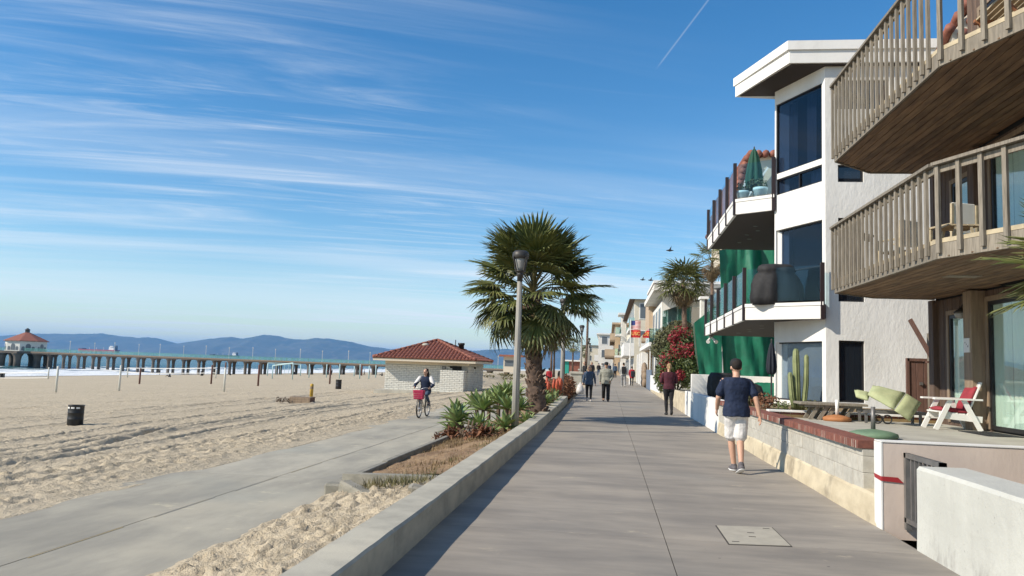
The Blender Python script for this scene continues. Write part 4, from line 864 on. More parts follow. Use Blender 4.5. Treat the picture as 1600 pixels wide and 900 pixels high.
def blades(mb, n, x0, x1, y0, y1, hmin, hmax, w_, seed, dens=None):
    g = np.random.RandomState(seed)
    for _ in range(n):
        x, y = g.uniform(x0,x1), g.uniform(y0,y1)
        if dens is not None and g.rand() > dens(x,y): continue
        z = float(soil_z(np.array(x),np.array(y)))-.02; h_ = g.uniform(hmin,hmax); a = g.uniform(0,6.28); l = g.uniform(.2,1.1)*h_; c, s = math.cos(a), math.sin(a)
        mb.add([(x-s*w_,y+c*w_,z),(x+s*w_,y-c*w_,z),(x+c*l*.5+s*w_*.6,y+s*l*.5-c*w_*.6,z+h_*.7),(x+c*l*.5-s*w_*.6,y+s*l*.5+c*w_*.6,z+h_*.7),(x+c*l,y+s*l,z+h_)],[(0,1,2,3),(3,2,4)])
patch = lambda x, y: 1.0 if float(vnoise(np.array(x*1.6),np.array(y*1.1),95)) > .02 else .12
m_ = MB(); blades(m_,3800,-3.95,-2.1,12.2,22,.03,.10,.005,1,patch); blades(m_,2600,-3.9,-2.15,17,22,.05,.14,.006,2); stuff(tag(m_.build('dry_grass','dry_grass'),'dry brown grass over the planting strip','grass'))
m_ = MB(); blades(m_,520,-3.6,-2.15,11.0,11.7,.05,.16,.006,3,lambda x,y: 1 if float(vnoise(np.array(x*2.5),np.array(y*2.),96)) > 0 else .1); blades(m_,500,-2.8,-2.1,12,18,.05,.12,.006,4,patch); stuff(tag(m_.build('weeds','weed'),'weeds growing against the stub wall','weeds'))
# agaves : leaf shapes shared by all rosettes
def agave_leaf(L, wd, curl, seed):
    m_ = MB(); n = 6; vs = []
    for i in range(n+1):
        t_ = i/n; w_ = wd*(.42+.58*math.sin(min(1,t_*1.55+.15)*math.pi*.5))*(1 if t_ < .55 else max(0,(1-t_)/.45)**.75); x = L*t_*(1-.1*curl*t_); z = L*curl*(t_-.6*t_*t_)*.35
        vs += [(x,-w_/2,z+w_*.22),(x,0,z-.012*(1-t_)),(x,w_/2,z+w_*.22)]
    fs = []
    for i in range(n): b = i*3; fs += [(b,b+1,b+4,b+3),(b+1,b+2,b+5,b+4)]
    m_.add(vs, fs); return m_.mesh('agave_leaf',(0,0,0),True)
AG = [agave_leaf(.56,.13,.5,1),agave_leaf(.50,.12,-.1,2),agave_leaf(.40,.10,.2,3)]
def agave(x, y, h, s, label, tilt=(0,0), nl=27):
    s *= 1.16; h *= 1.12
    z = float(soil_z(np.array(x),np.array(y)))-.03; t_ = thing('agave',label,'agave',(x,y,z),'agaves in the planting strip')
    m_ = MB(); m_.tube([(x,y,z),(x+tilt[0]*.5,y+tilt[1]*.5,z+h*.6),(x+tilt[0],y+tilt[1],z+h)],[.055*s,.05*s,.045*s],7); m_.build('stem','twig',t_)
    r = random.Random(int(x*1000+y*77)); c = (x+tilt[0],y+tilt[1],z+h)
    for k in range(nl):
        f = k/(nl-1); el = R(84-100*f**1.1+r.uniform(-7,7)); az = k*2.39996+r.uniform(-.15,.15); me_ = AG[2] if f < .2 else AG[0] if f > .55 else AG[1]
        o_ = put('leaf', me_, 'agave', t_, c, (0,0,0), s*r.uniform(.88,1.1)); o_.rotation_euler = Euler((r.uniform(-.2,.2),-el,az),'XYZ')
ag_spots = [(-3.75,20.9,.34,1.0,'big leaning agave rosette at the outer left corner of the clump',(-.22,-.2)),(-3.35,20.6,.20,.85,'agave rosette low in the middle front of the clump',(0,-.1)),(-2.55,20.0,.14,.82,'front agave rosette directly below the nearest lamp post',(0,-.15)),(-2.85,19.2,.08,.62,'smallest and nearest agave rosette in front of the clump',(0,0)),
 (-3.95,22.0,.45,1.0,'tall agave rosette on the path side of the clump',(-.25,0)),(-3.4,21.6,.55,.95,'upright agave rosette behind the front row',(0,0)),(-2.75,21.4,.50,.9,'agave rosette just right of the nearest lamp post',(.05,0)),(-3.8,23.4,.60,1.05,'high agave rosette in the second row on the path side',(-.1,0)),(-3.15,22.9,.66,1.0,'high agave rosette in the second row, in the middle',(0,0)),
 (-2.6,22.6,.42,.85,'agave rosette between lamp post and palm trunk',(.1,0)),(-3.75,25.0,.62,1.05,'agave rosette in the third row on the path side',(0,0)),(-3.1,24.6,.75,1.05,'tallest agave rosette left of the palm trunk',(-.1,0)),(-3.7,26.8,.65,1.1,'agave rosette in the fourth row on the path side',(0,0)),(-3.1,26.5,.7,1.0,'agave rosette behind the palm trunk',(0,0)),(-3.5,28.6,.7,1.1,'rearmost agave rosette of the clump',(0,0)),
 (-2.2,21.0,.12,.7,'agave rosette leaning over the kerb in front of the palm',(.08,-.05)),(-2.5,26.6,.3,.85,'agave rosette right behind the palm foot',(.1,0)),(-2.35,28.5,.3,.9,'agave rosette below the orange flower spikes',(.1,0)),(-2.5,30.3,.35,.9,'agave rosette beyond the orange flower spikes',(0,0)),(-4.05,21.4,.15,.8,'low agave rosette spilling over the path edge',(-.12,-.1))]
for a in ag_spots: agave(*a)
def deadleaves(x, y, r_, n, m, label, seed):
    g = random.Random(seed); m_ = MB(); z = float(soil_z(np.array(x),np.array(y)))
    for _ in range(n):
        a = g.uniform(0,6.28); d = g.uniform(0,r_); p = Vector((x+d*math.cos(a),y+d*math.sin(a)*.8,z+g.uniform(0,.3)*(1-d/r_*.7))); v = Vector((g.gauss(0,1),g.gauss(0,1),g.gauss(0,.5))).normalized()*g.uniform(.1,.24); s = v.cross(Vector((0,0,1))).normalized()*g.uniform(.02,.045); b_ = Vector((0,0,g.uniform(-.05,.08)))
        m_.add([p-s*.4,p+s*.4,p+v*.5+s+b_,p+v*.5-s+b_,p+v],[(0,1,2,3),(3,2,4)])
    return tag(m_.build('withered_leaves',m),label,'dead leaves')
deadleaves(-3.95,20.1,.45,420,'shrub_red','heap of withered red brown leaves at the foot of the agave clump',1); deadleaves(-2.9,18.6,.4,260,'shrub_red','scattered withered leaves near the kerb before the smallest agave',2); deadleaves(-3.3,19.5,.4,220,'twig','dark withered leaves under the middle of the agave clump',3)
# ---- fan palms
def fan_leaf(L, n, fold, droop, seed):
    g = random.Random(seed); m_ = MB()
    for k in range(n):
        f = k/(n-1)*2-1; a = f*R(112); ln = L*(1-.28*abs(f)**2)*g.uniform(.86,1.06); c, s = math.cos(a), math.sin(a); w_ = L*.037
        y_f = abs(s)*fold; d1 = Vector((c,s,0)); out = [Vector((0,0,0))]
        pts = []
        for q in (0,.35,.68,.88,1):
            dr = -droop*q**2.6*L*g.uniform(.8,1.25); pts.append(d1*ln*q*(1-.08*droop*q)+Vector((0,0,dr+y_f*q*ln*.5)))
        sd = Vector((-s,c,0)); ws = (.25,.95,1,.5,.06); z = (1 if k % 2 else -1)*w_*.35
        vs = []
        for p, ww in zip(pts, ws): vs += [p-sd*w_*ww+Vector((0,0,z*ww*.6)),p+Vector((0,0,-z*ww)),p+sd*w_*ww+Vector((0,0,z*ww*.6))]
        fs = []
        for i in range(4): b = 3*i; fs += [(b,b+1,b+4,b+3),(b+1,b+2,b+5,b+4)]
        m_.add(vs, fs)
    return m_.mesh('fan_leaf')
FAN = [fan_leaf(.95,30,.32,.16,1),fan_leaf(.9,28,.25,.32,2),fan_leaf(.85,26,.15,.55,3)]
FAN_DRY = [fan_leaf(.8,20,.1,.8,4),fan_leaf(.75,18,.5,1.1,5)]
FAR_FAN = [fan_leaf(1.0,13,.25,.35,6)]
def petiole_mesh(L, sag):
    m_ = MB(); m_.tube([(L*q,0,-sag*L*q*q) for q in (0,.33,.66,1)],[.032,.024,.018,.014],5,True,.5); return m_.mesh('petiole')
PET = {}
def frond(t_, base, az, el, L, sag, fan, m, s, r, mp='petiole'):
    key = (round(L,1),round(sag,1),mp)
    if key not in PET: PET[key] = petiole_mesh(*key[:2])
    f = put('frond', PET[key], mp, t_, base, Euler((0,-el,az),'XYZ'))
    tip = Vector((key[0],0,-key[1]*key[0])); ang = math.atan2(-2*key[1]*key[0],key[0])
    b = link('blade', fan, m, f, tip, None, Euler((r.uniform(-.35,.35),-ang*.6+r.uniform(-.15,.2),r.uniform(-.2,.2)),'XYZ'), s); return f
def trunk_tube(pts, rads, seed, name, parent, m='trunk_palm', stubs=True):
    m_ = MB(); m_.tube(pts, rads, 14); tk = m_.build(name, m, parent, True)
    if stubs:
        g = random.Random(seed); s_ = MB(); P_ = [Vector(p) for p in pts]
        for k in range(330):
            f = g.random(); i = min(int(f*(len(P_)-1)),len(P_)-2); q = f*(len(P_)-1)-i; c = P_[i]*(1-q)+P_[i+1]*q; rr = rads[i]*(1-q)+rads[i+1]*q; a = k*2.39996
            d = Vector((math.cos(a),math.sin(a),0)); s = Vector((-d.y,d.x,0))*g.uniform(.035,.07); o = c+d*rr*.9; L = g.uniform(.04,.13); up = Vector((0,0,g.uniform(.06,.13)))
            s_.add([o-s,o+s,o+up*.9-s*.9,o+up*.9+s*.9,o+d*L+up*1.2-s*.6,o+d*L+up*1.2+s*.6,o+d*L*.9+up*1.55],[(0,1,5,4),(2,4,5,3),(4,5,6),(0,4,2),(1,3,5),(4,6,2),(5,3,6)])
        stuff(s_.build('leaf_stubs', m, tk))
    return tk
pm = thing('fan_palm','stout fan palm with wide shaggy crown in the planting strip behind the nearest lamp post','palm tree',(-2.15,24.5,.0))
trunk_tube([(-2.12,24.5,-.1),(-2.15,24.5,.4),(-2.25,24.5,1.2),(-2.36,24.5,2.2),(-2.4,24.5,3.2),(-2.4,24.5,3.9)],[.33,.28,.255,.25,.27,.22],5,'trunk',pm)
r = random.Random(5); top = Vector((-2.4,24.5,4.15))
for k in range(100):
    f = k/99; az = k*2.39996+r.uniform(-.3,.3); el = R(87-128*f**1.0+r.uniform(-9,9)); b = top+Vector((0,0,.15-.75*f)); dry = f > .62 and r.random() < (f-.5)*1.3
    L = 1.05+.25*math.sin(f*3.1)+r.uniform(-.12,.12)-(.32 if f > .8 else 0)
    fan = FAN[0] if f < .3 else FAN[r.choice((0,1,1))] if f < .6 else (FAN_DRY[k%2] if dry and f > .8 else FAN[r.choice((1,2))])
    frond(pm,b,az,el,L,.08+.16*f,fan,'frond_dry' if dry else 'frond_green',r.uniform(1.06,1.3)*(.9 if f > .8 else 1),r,'twig' if dry else 'petiole')
# palm at the right edge, only its fronds reach into view
pe_ = thing('fan_palm','young fan palm whose frond tips reach in at the right edge before the timber balcony','palm tree',(4.72,7.95,.0))
trunk_tube([(4.75,7.95,.0),(4.75,7.95,1.2),(4.7,7.95,2.6)],[.2,.18,.14],6,'trunk',pe_,stubs=False)
for k in range(16): frond(pe_,(4.7,7.95,2.6),k*2.39996,R(75-80*k/15),.5,.15,FAN[0],'frond_green',.72,r)
frond(pe_,(4.7,7.95,2.75),R(172),R(28),.3,.1,FAN[0],'frond_green',.78,r); frond(pe_,(4.7,7.95,2.6),R(185),R(2),.3,.1,FAN[0],'frond_green',.74,r)
def far_palm(x, y, z0, h, s, n, label, group=None, dry=.2, lean=0):
    t_ = thing('fan_palm',label,'palm tree',(x,y,z0),group); rr = random.Random(int(abs(x)*31+y*7)); tp = Vector((x+lean,y,z0+h))
    m_ = MB(); m_.tube([(x,y,z0-.2),(x+lean*.35,y,z0+h*.5),(tp.x,tp.y,tp.z)],[.26*s,.18*s,.15*s],8); m_.build('trunk','trunk_palm',t_,True)
    for k in range(n):
        f = k/(n-1); isd = f > 1-dry; frond(t_,tp+Vector((0,0,-.5*f*s)),k*2.39996,R(80-150*f),1.0 if not isd else .6,.2,FAR_FAN[0] if not isd else FAN_DRY[k%2],'frond_green' if not isd else 'frond_dry',1.25*s*(.8 if isd else 1),rr)
    return t_
PALMG = 'palms along the far shore path'
# shrubs
def bush(name, blobs, nleaf, size, m, label, cat, seed, group=None, m2=None, n2=0, blobs2=None, size2=None, name2='flowers', twigs=14):
    xs_ = [b[0][0] for b in blobs]; base = (sum(xs_)/len(xs_), sum(b[0][1] for b in blobs)/len(blobs), min(b[0][2]-b[1][2] for b in blobs)); t_ = thing(name,label,cat,base,group); m_ = MB()
    for i, (c, r_) in enumerate(blobs): leafball(m_, c, r_, int(nleaf*r_[0]*r_[1]*r_[2]/sum(q[1][0]*q[1][1]*q[1][2] for q in blobs)), size, seed+i)
    m_.build('foliage', m, t_); g = random.Random(seed); w_ = MB()
    for _ in range(twigs):
        c, r_ = g.choice(blobs); w_.tube([base,((base[0]+c[0])/2,(base[1]+c[1])/2,(base[2]+c[2])/2),(c[0]+g.uniform(-.7,.7)*r_[0],c[1]+g.uniform(-.7,.7)*r_[1],c[2]+g.uniform(-.3,.8)*r_[2])],[.05,.03,.01],5)
    w_.build('branches','twig',t_)
    if m2:
        m_ = MB()
        for i, (c, r_) in enumerate(blobs2): leafball(m_, c, r_, n2//len(blobs2), size2, seed+50+i)
        m_.build(name2, m2, t_)
    return t_
bush('red_shrub',[((-2.6,38,.55),(.75,1.6,.6)),((-2.2,41.5,.65),(.6,1.8,.7)),((-2.5,45,.6),(.6,1.5,.6))],5200,.075,'shrub_red','reddish brown shrub spilling over the kerb end beyond the palm','shrub',3)
al = thing('flowering_aloe','aloe with bright orange flower spikes beside the palm trunk','aloe',(-2.35,33,.1))
g = random.Random(4)
for k in range(30):
    a = k*2.39996; put('leaf', AG[k%3],'leaf_green',al,(-2.4+g.uniform(-.35,.35),33+g.uniform(-1,1),.25+g.uniform(0,.25)),Euler((0,-R(g.uniform(15,75)),a),'XYZ'),.9)
for k in range(30):
    x0, y0, z0 = -2.42+g.uniform(-.48,.48), 33+g.uniform(-.9,.9), .88+g.uniform(-.08,.14); m_ = MB(); m_.lathe([(.02,-.12),(.055,-.05),(.07,.03),(.05,.14),(.015,.24)],(x0,y0,z0),7); m_.build('flower_spike','flower_orange',al,True)
for k in range(14): x0, y0 = -2.42+g.uniform(-.4,.4), 33+g.uniform(-.8,.8); m_ = MB(); m_.tube([(x0,y0,.2),(x0,y0,.8)],.012,4); m_.build('flower_stalk','leaf_green',al)
bush('flowering_bush',[((3.55,46.5,2.0),(.8,1.6,1.3)),((4.3,46.5,2.4),(1.0,1.8,1.7)),((4.7,45.6,1.9),(.7,1.3,1.3)),((3.3,47.5,1.3),(.6,1.5,.9)),((4.3,47.5,3.6),(.75,1.4,.8))],9000,.10,'leaf_green','big bush with crimson flowers overhanging the walkway right of the walkers','bush',11,None,'flower_red',1700,[((3.3,45.6,2.3),(.5,.9,.6)),((3.9,45.1,2.9),(.55,1.0,.55)),((4.2,45.7,3.9),(.6,.8,.5)),((4.5,44.9,2.9),(.45,.8,.5)),((4.0,45.0,1.5),(.3,.5,.35)),((3.3,46,1.4),(.4,.7,.5)),((3.7,45.4,3.6),(.4,.6,.4))],.085)
bush('green_tree',[((4.3,56.5,4.0),(1.1,1.4,.9)),((5.0,56.5,4.6),(1.0,1.3,.75)),((3.7,57,3.3),(.75,1.2,.8)),((5.9,56,4.2),(.9,1.2,.7))],6000,.12,'leaf_olive','dark green spreading tree behind the crimson flowering bush','tree',21)
far_palm(5.3,55.3,.6,7.3,1.0,66,'shaggy wind blown fan palm rising behind the flowering bush',None,.38,-.2)
far_palm(6.45,50,.6,8.0,.6,40,'thin palm with dead hanging fronds just left of the glass balconies',None,.55,-.1)
# ------------------------------------------------------------------ beach: lamps, restroom, pier, posts, ships
def lamp_post(x, y, z, h, label):
    t_ = thing('street_lamp',label,'lamp post',(x,y,z),'lamp posts along the planting strip')
    m_ = MB(); prof = [(.13,0),(.13,.25),(.10,.32)]; rings = []
    for q, rr in ((0,.092),(.3,.086),(1,.062)):
        rings.append([(x+rr*(1+.07*math.cos(8*a))*math.cos(a),y+rr*(1+.07*math.cos(8*a))*math.sin(a),z+q*(h-.78)) for a in [2*math.pi*k/32 for k in range(32)]])
    m_.loft(rings); m_.build('pole','lamp_pole',t_,True)
    zt = z+h-.78; m_ = MB(); m_.lathe([(.075,0),(.075,.14),(.09,.15),(.09,.19),(.07,.21),(.12,.24),(.15,.27)],(x,y,zt),16); m_.build('collar','metal_lamp',t_,True)
    hd = MB(); hd.lathe([(.19,.58),(.21,.59),(.22,.66),(.21,.74),(.15,.79),(.02,.805)],(x,y,zt),20); ho = hd.build('hood','metal_lamp',t_,True)
    m_ = MB(); m_.lathe([(.07,.26),(.11,.36),(.15,.5),(.17,.60)],(x,y,zt),16); m_.build('lens','lamp_glass',ho,True)
    for k in range(4): a = math.pi/4+k*math.pi/2; m_ = MB(); m_.obox((x+.13*math.cos(a),y+.13*math.sin(a),zt+.24),(x+.225*math.cos(a),y+.225*math.sin(a),zt+.62),.025,.04); m_.build('bracket','metal_lamp',ho)
for x, y, lab in ((-2.32,20.0,'nearest lamp post with dark lantern head standing in the agaves'),(-2.2,38,'second lamp post, its head hidden behind the palm crown'),(-2.25,66,'third lamp post standing at the concrete pillar'),(-2.5,100,'fourth lamp post far along the walkway'),(-3.0,126,'farthest lamp post along the walkway')):
    lamp_post(x, y, gz(y)-.05 if y < 60 else gz(y), 4.68 if y < 30 else 5.0, lab)
for x, y, s, lab in ((-2.55,64.5,1.0,'concrete pillar with cap at the planting strip, the nearer one'),(-2.9,92,1.0,'concrete pillar with cap farther along the walkway')):
    t_ = thing('concrete_pillar',lab,'pillar',(x,y,gz(y)-.2)); m_ = MB(); m_.bev(x-.45,y-.5,gz(y)-.2,x+.45,y+.5,gz(y)+.95,.02); m_.build('shaft','concrete_pale',t_); m_ = MB(); m_.bev(x-.55,y-.6,gz(y)+.953,x+.55,y+.6,gz(y)+1.12,.03); m_.build('cap','concrete_pale',t_)
# restroom building
rs = thing('beach_restroom','white brick beach restroom with red tiled hip roof','building',(-14.65,66.3,-.6))
X0, X1, Y0, Y1, ZB, ZE = -18.1,-11.2,62.6,70.0,-.75,1.72
m_ = MB(); m_.box(X0-.4,Y0-1.6,-.9,X1+.6,Y1+.3,-.58); m_.build('floor_slab','concrete_pale',rs)
mat('restroom_mortar', (.36,.35,.32), None, .9)
def brickwall(name, p, q, z0, z1, out, seed, openings=()):
    p = Vector((*p,0)); q = Vector((*q,0)); d = (q-p).normalized(); L = (q-p).length; n = Vector((*out,0)); m_ = MB(); g = random.Random(seed); z = z0; c = 0
    while z < z1-.03:
        s = -(c%2)*.2
        while s < L:
            a, b = max(0,s+.012), min(L,s+.388)
            if b-a > .03 and not any(o[0] < (a+b)/2 < o[1] and o[2] < z < o[3] for o in openings):
                pr = .035+g.uniform(-.008,.02); m_.obox(p+d*a+n*pr/2+Vector((0,0,z+.066)),p+d*b+n*pr/2+Vector((0,0,z+.066)),pr,min(.118,z1-z))
            s += .4
        z += .145; c += 1
    return stuff(m_.build(name,'restroom_brick',rs))
m_ = MB(); m_.box(X0,Y0,ZB,X1,Y1,ZE); m_.build('wall','restroom_mortar',rs)
brickwall('bricks',(X0,Y0),(X1,Y0),-.58,1.5,(0,-1),1,[(5.4,6.9,1.0,1.5)]); brickwall('bricks',(X1,Y0),(X1,Y1),-.58,1.5,(1,0),2)
m_ = MB(); m_.box(X0-.02,Y0-.035,1.5,X1+.035,Y1+.03,1.73); m_.build('frieze','restroom_cream',rs)
m_ = MB(); m_.box(-12.85,Y0-.025,1.0,-11.75,Y0+.05,1.5); m_.build('vent_opening','interior_dark',rs)
m_ = MB(); m_.box(-13.35,Y0-.12,1.22,-13.05,Y0-.02,1.42); m_.build('wall_light','plastic_black',rs); m_ = MB(); m_.box(-13.31,Y0-.13,1.25,-13.09,Y0-.121,1.39); m_.build('light_lens','lamp_glass',rs)
m_ = MB(); m_.box(X1,Y0+2.6,1.3,X1+.15,Y0+2.85,1.45); m_.build('wall_light','plastic_black',rs)
sw = MB(); sw.box(-13.25,61.4,ZB,-11.35,61.6,1.12); so2 = sw.build('screen_wall','restroom_mortar',rs)
brickwall('bricks',(-13.25,61.4),(-11.35,61.4),-.58,1.12,(0,-1),3); brickwall('bricks',(-11.35,61.4),(-11.35,62.6),-.58,1.12,(1,0),4)
m_ = MB(); m_.box(-11.55,61.6,ZB,-11.35,62.6,1.12); m_.build('screen_return','restroom_mortar',rs)
EX0, EX1, EY0, EY1, AP, EZ = -18.85,-10.45,61.5,70.8,(-14.65,66.3,3.62),1.98
m_ = MB(); m_.box(EX0,EY0,1.735,EX1,EY1,1.93); m_.build('eave','restroom_cream',rs)
m_ = MB(); cs_ = [(EX0-.05,EY0-.05),(EX1+.05,EY0-.05),(EX1+.05,EY1+.05),(EX0-.05,EY1+.05)]; m_.add([(*c,1.932) for c in cs_]+[(AP[0],AP[1],3.5)],[(3,2,1,0),(0,1,4),(1,2,4),(2,3,4),(3,0,4)]); rfb = m_.build('roof','tile_dark',rs)
def tile_slope(a, b, seed):
    a, b = Vector((*a,1.96)), Vector((*b,1.96)); ap = Vector(AP)-Vector((0,0,.06)); d = (b-a).normalized(); L = (b-a).length; m_ = MB(); g = random.Random(seed); n = int(L/.30)
    for k in range(n):
        s = (k+.5)/n; base = a+d*L*s; f = 1-abs(2*s-1); mid = (a+b)/2; run = (ap-mid)*f; tl = .46; nt = max(1,int(run.length/tl)); rd = run.normalized() if run.length > .01 else Vector((0,0,1))
        nrm = d.cross(rd).normalized(); nrm = nrm if nrm.z > 0 else -nrm
        for t_ in range(nt+1):
            p0 = base+rd*tl*t_*.97-rd*.04; p1 = base+rd*min(run.length,tl*(t_+1)); 
            if (p1-p0).length < .1: continue
            jit = g.uniform(-.012,.012); ring0 = []; ring1 = []
            for q in range(6):
                an = math.pi*q/5; ring0.append(p0+d*(math.cos(an)*.145+jit)+nrm*(math.sin(an)*.13+.03)); ring1.append(p1+d*(math.cos(an)*.12+jit)+nrm*(math.sin(an)*.10))
            b0 = len(m_.v); m_.add(ring0+ring1,[(i,i+1,7+i,6+i) for i in range(5)]+[(5,4,3,2,1,0)])
    return stuff(m_.build('roof_tiles','tile_red',rfb))
tile_slope((EX0,EY0),(EX1,EY0),1); tile_slope((EX1,EY0),(EX1,EY1),2); tile_slope((EX0,EY1),(EX0,EY0),3)
for c in ((EX0,EY0),(EX1,EY0),(EX1,EY1)):
    a = Vector((*c,2.02)); b = Vector(AP)+Vector((0,0,.06)); m_ = MB()
    for k in range(12): p = a+(b-a)*(k/12); q = a+(b-a)*((k+1.05)/12); m_.tube([p,q],[.15,.115],8)
    m_.build('hip_tiles','tile_red',rfb,True)
m_ = MB(); m_.lathe([(.22,-.1),(.22,.18),(.34,.2),(.28,.34),(.05,.4)],(-15.35,64.9,2.92),12); m_.build('roof_vent','concrete_pale',rfb,True)
m_ = MB(); m_.lathe([(.25,-.3),(.25,.32),(.3,.33),(.3,.5)],(-12.75,67.3,3.0),12); m_.build('roof_vent','metal_lamp',rfb,True)
m_ = MB(); m_.tube([(-13.25,67.2,2.8),(-13.25,67.2,3.75)],.04,6); m_.build('vent_pipe','metal_lamp',rfb)
# trash cans, yellow post with timber box
def can(x, y, h, d, label, band=True):
    z = sandz(x)-.05; t_ = thing('trash_can',label,'trash can',(x,y,z),'trash cans on the sand'); m_ = MB(); r_ = d/2
    m_.lathe([(r_*.95,0),(r_,.03*h),(r_*.985,.33*h),(r_*1.02,.35*h),(r_*.985,.37*h),(r_*.985,.63*h),(r_*1.02,.65*h),(r_*.985,.67*h),(r_,.97*h),(r_*1.05,h),(r_*.97,h),(r_*.94,.8*h)],(x,y,z),22); m_.build('drum','plastic_black',t_,True)
    m_ = MB(); m_.lathe([(r_*.9,.9*h),(r_*.4,.91*h)],(x,y,z),16); m_.build('liner','fabric_black',t_)
    if band:
        for a0 in (-2.3,-1.62,-.95): 
            m_ = MB(); m_.loft([[(x+r_*1.012*math.cos(a0+.09*i),y+r_*1.012*math.sin(a0+.09*i),z+zz) for i in range(6)] for zz in (.84*h,.92*h)],False); m_.build('sticker','white_paint',t_)
can(-17.86,24.78,.72,.50,'black trash can standing alone on the near sand at left'); can(-25.5,72.6,.95,.56,'brown black trash can on the sand left of the restroom',False); can(-120,143.4,1.1,.95,'dark trash can by the surf at the left edge',False); can(-115,212,1.35,.8,'dark trash can under the pier piles',False); can(-112.3,272,1.0,.7,'small dark trash can near the shore under the pier',False)
yp = thing('yellow_bollard','yellow marker post beside a buried timber box','bollard',(-16.9,43.6,-.85)); mat('yellow_paint',(.55,.34,.03),(.42,.26,.04),.6,6)
m_ = MB(); m_.lathe([(.10,0),(.10,1.0),(.085,1.06),(.02,1.08)],(-16.9,43.6,-.85),12); m_.build('post','yellow_paint',yp,True); m_ = MB(); m_.lathe([(.103,.78),(.103,.92)],(-16.9,43.6,-.85),12,False); m_.build('band','wood_trim',yp)
tbx = thing('timber_box','low reddish timber box half buried in the sand','box',(-16.9,42.4,-.9))
for k in range(4): m_ = MB(); m_.bev(-17.55,42.0+.004*k,-.98+k*.12,-16.35,42.08,-.87+k*.12,.01); m_.build('plank','wood_trim',tbx)
for k in range(8): m_ = MB(); m_.bev(-17.55+k*.15,42.09,-.52,-17.41+k*.15,42.9,-.48,.008); m_.build('plank','wood_trim',tbx)
m_ = MB(); m_.box(-17.5,42.09,-1,-16.4,42.9,-.525); m_.build('core','wood_red',tbx)
m_ = MB()
g = random.Random(8)
for k in range(26): leafball(m_,(-17.9+g.uniform(-.35,.35),42+g.uniform(-.3,.3),-.8+g.uniform(0,.25)),(.1,.1,.08),6,.06,k)
tag(m_.build('driftwood_heap','twig'),'dark heap of debris left of the timber box','debris')
# volleyball posts and nets
mat('post_white',(.62,.62,.56),None,.7); mat('post_brown',(.14,.06,.045),None,.8); mat('post_teal',(.42,.58,.60),None,.6)
PL = [(-44.3,58.8,2.1,'w'),(-41.6,63.0,2.2,'w'),(-31.9,62.6,2.0,'w'),(-58.6,92.8,2.0,'b'),(-50.0,94.6,2.4,'b'),(-39.2,84.8,2.4,'b'),(-35.4,97.4,2.4,'b'),(-73.5,144.2,3.2,'b'),(-105.0,136.9,2.2,'w'),(-104.5,160.8,2.2,'w'),(-80.4,153.8,1.7,'w'),(-97.7,217.0,3.7,'t'),(-64.8,146.2,2.6,'t'),(-57.3,138.0,3.0,'t'),(-88.9,219.8,3.2,'t'),(-66.8,170.2,3.0,'t'),(-63.1,171.2,3.0,'t'),(-52.3,149.1,2.9,'t'),(-67.4,203.7,2.7,'t'),(-48.5,150.1,2.9,'t'),(-46.8,150.6,2.6,'t'),(-52.5,174.0,2.8,'t'),(-72.1,224.8,3.2,'b')]
PN = {'w':('post_white','white'),'b':('post_brown','brown'),'t':('post_teal','pale blue')}
where = ['the leftmost near one','just right of the trash can','the one right of the far net','standing in front of the left net end','standing in front of the right net end','left of the pier middle','nearest the far trash can','thin one behind the net','holding the left net','holding the middle net, left end','holding the middle net, right end','left rear of the swing frame','left front of the swing frame','right front of the swing frame','right rear of the swing frame','first right of the swing frame','second right of the swing frame','above the far trash can','far one under the pier','third from the restroom','second from the restroom','next to the restroom','short far one near the restroom']
for (x, y, h, c), wn in zip(PL, where):
    wd = .085 if c != 'b' else .11; wd *= max(1,np.hypot(x,y)/120); m_ = MB(); z = sandz(x)-.1
    m_.lathe([(wd,0),(wd,h+.08),(wd*.8,h+.1)],(x,y,z),8); tag(m_.build('court_post',PN[c][0],None,True),'%s beach court post, %s'%(PN[c][1],wn),'post','posts on the beach courts')
def net(a, b, h, label):
    t_ = thing('beach_net',label,'net',((a[0]+b[0])/2,(a[1]+b[1])/2,sandz((a[0]+b[0])/2)))
    A_, B_ = Vector((*a,sandz(a[0])+h)), Vector((*b,sandz(b[0])+h)); m_ = MB(); n = 14
    for zz, th in ((0,.16),(-1.0,.14)):
        m_ = MB(); m_.tube([A_+(B_-A_)*(i/n)+Vector((0,0,zz-.12*math.sin(math.pi*i/n))) for i in range(n+1)],th/2,5); m_.build('net_tape','white_paint',t_)
    m_ = MB()
    for i in range(1,30): p = A_+(B_-A_)*(i/30); m_.tube([p+Vector((0,0,-.95)),p],.008,3)
    m_.build('net_cords','post_white',t_)
net((-104.5,160.8),(-80.4,153.8),2.1,'white volleyball net stretched before the surf, the wide one'); net((-105,136.9),(-132,147),1.2,'low white boundary net near the left edge of the beach')
sf = thing('swing_frame','pale blue swing frame on the sand before the pier','swing frame',(-75,180,sandz(-75)))
m_ = MB(); m_.tube([(-97.7,217,sandz(-97.7)+3.7),(-88.9,219.8,sandz(-88.9)+3.3)],.15,6); m_.tube([(-64.8,146.2,sandz(-64.8)+2.6),(-57.3,138,sandz(-57.3)+3.0)],.12,6); m_.build('top_bar','post_teal',sf)
for k in range(4): m_ = MB(); p = Vector((-64.8,146.2,sandz(-64.8)+2.6)).lerp(Vector((-57.3,138,sandz(-57.3)+3.0)),.2+.2*k); m_.tube([p,p-Vector((0,0,2.0))],.04,4); m_.build('swing_chain','post_teal',sf)
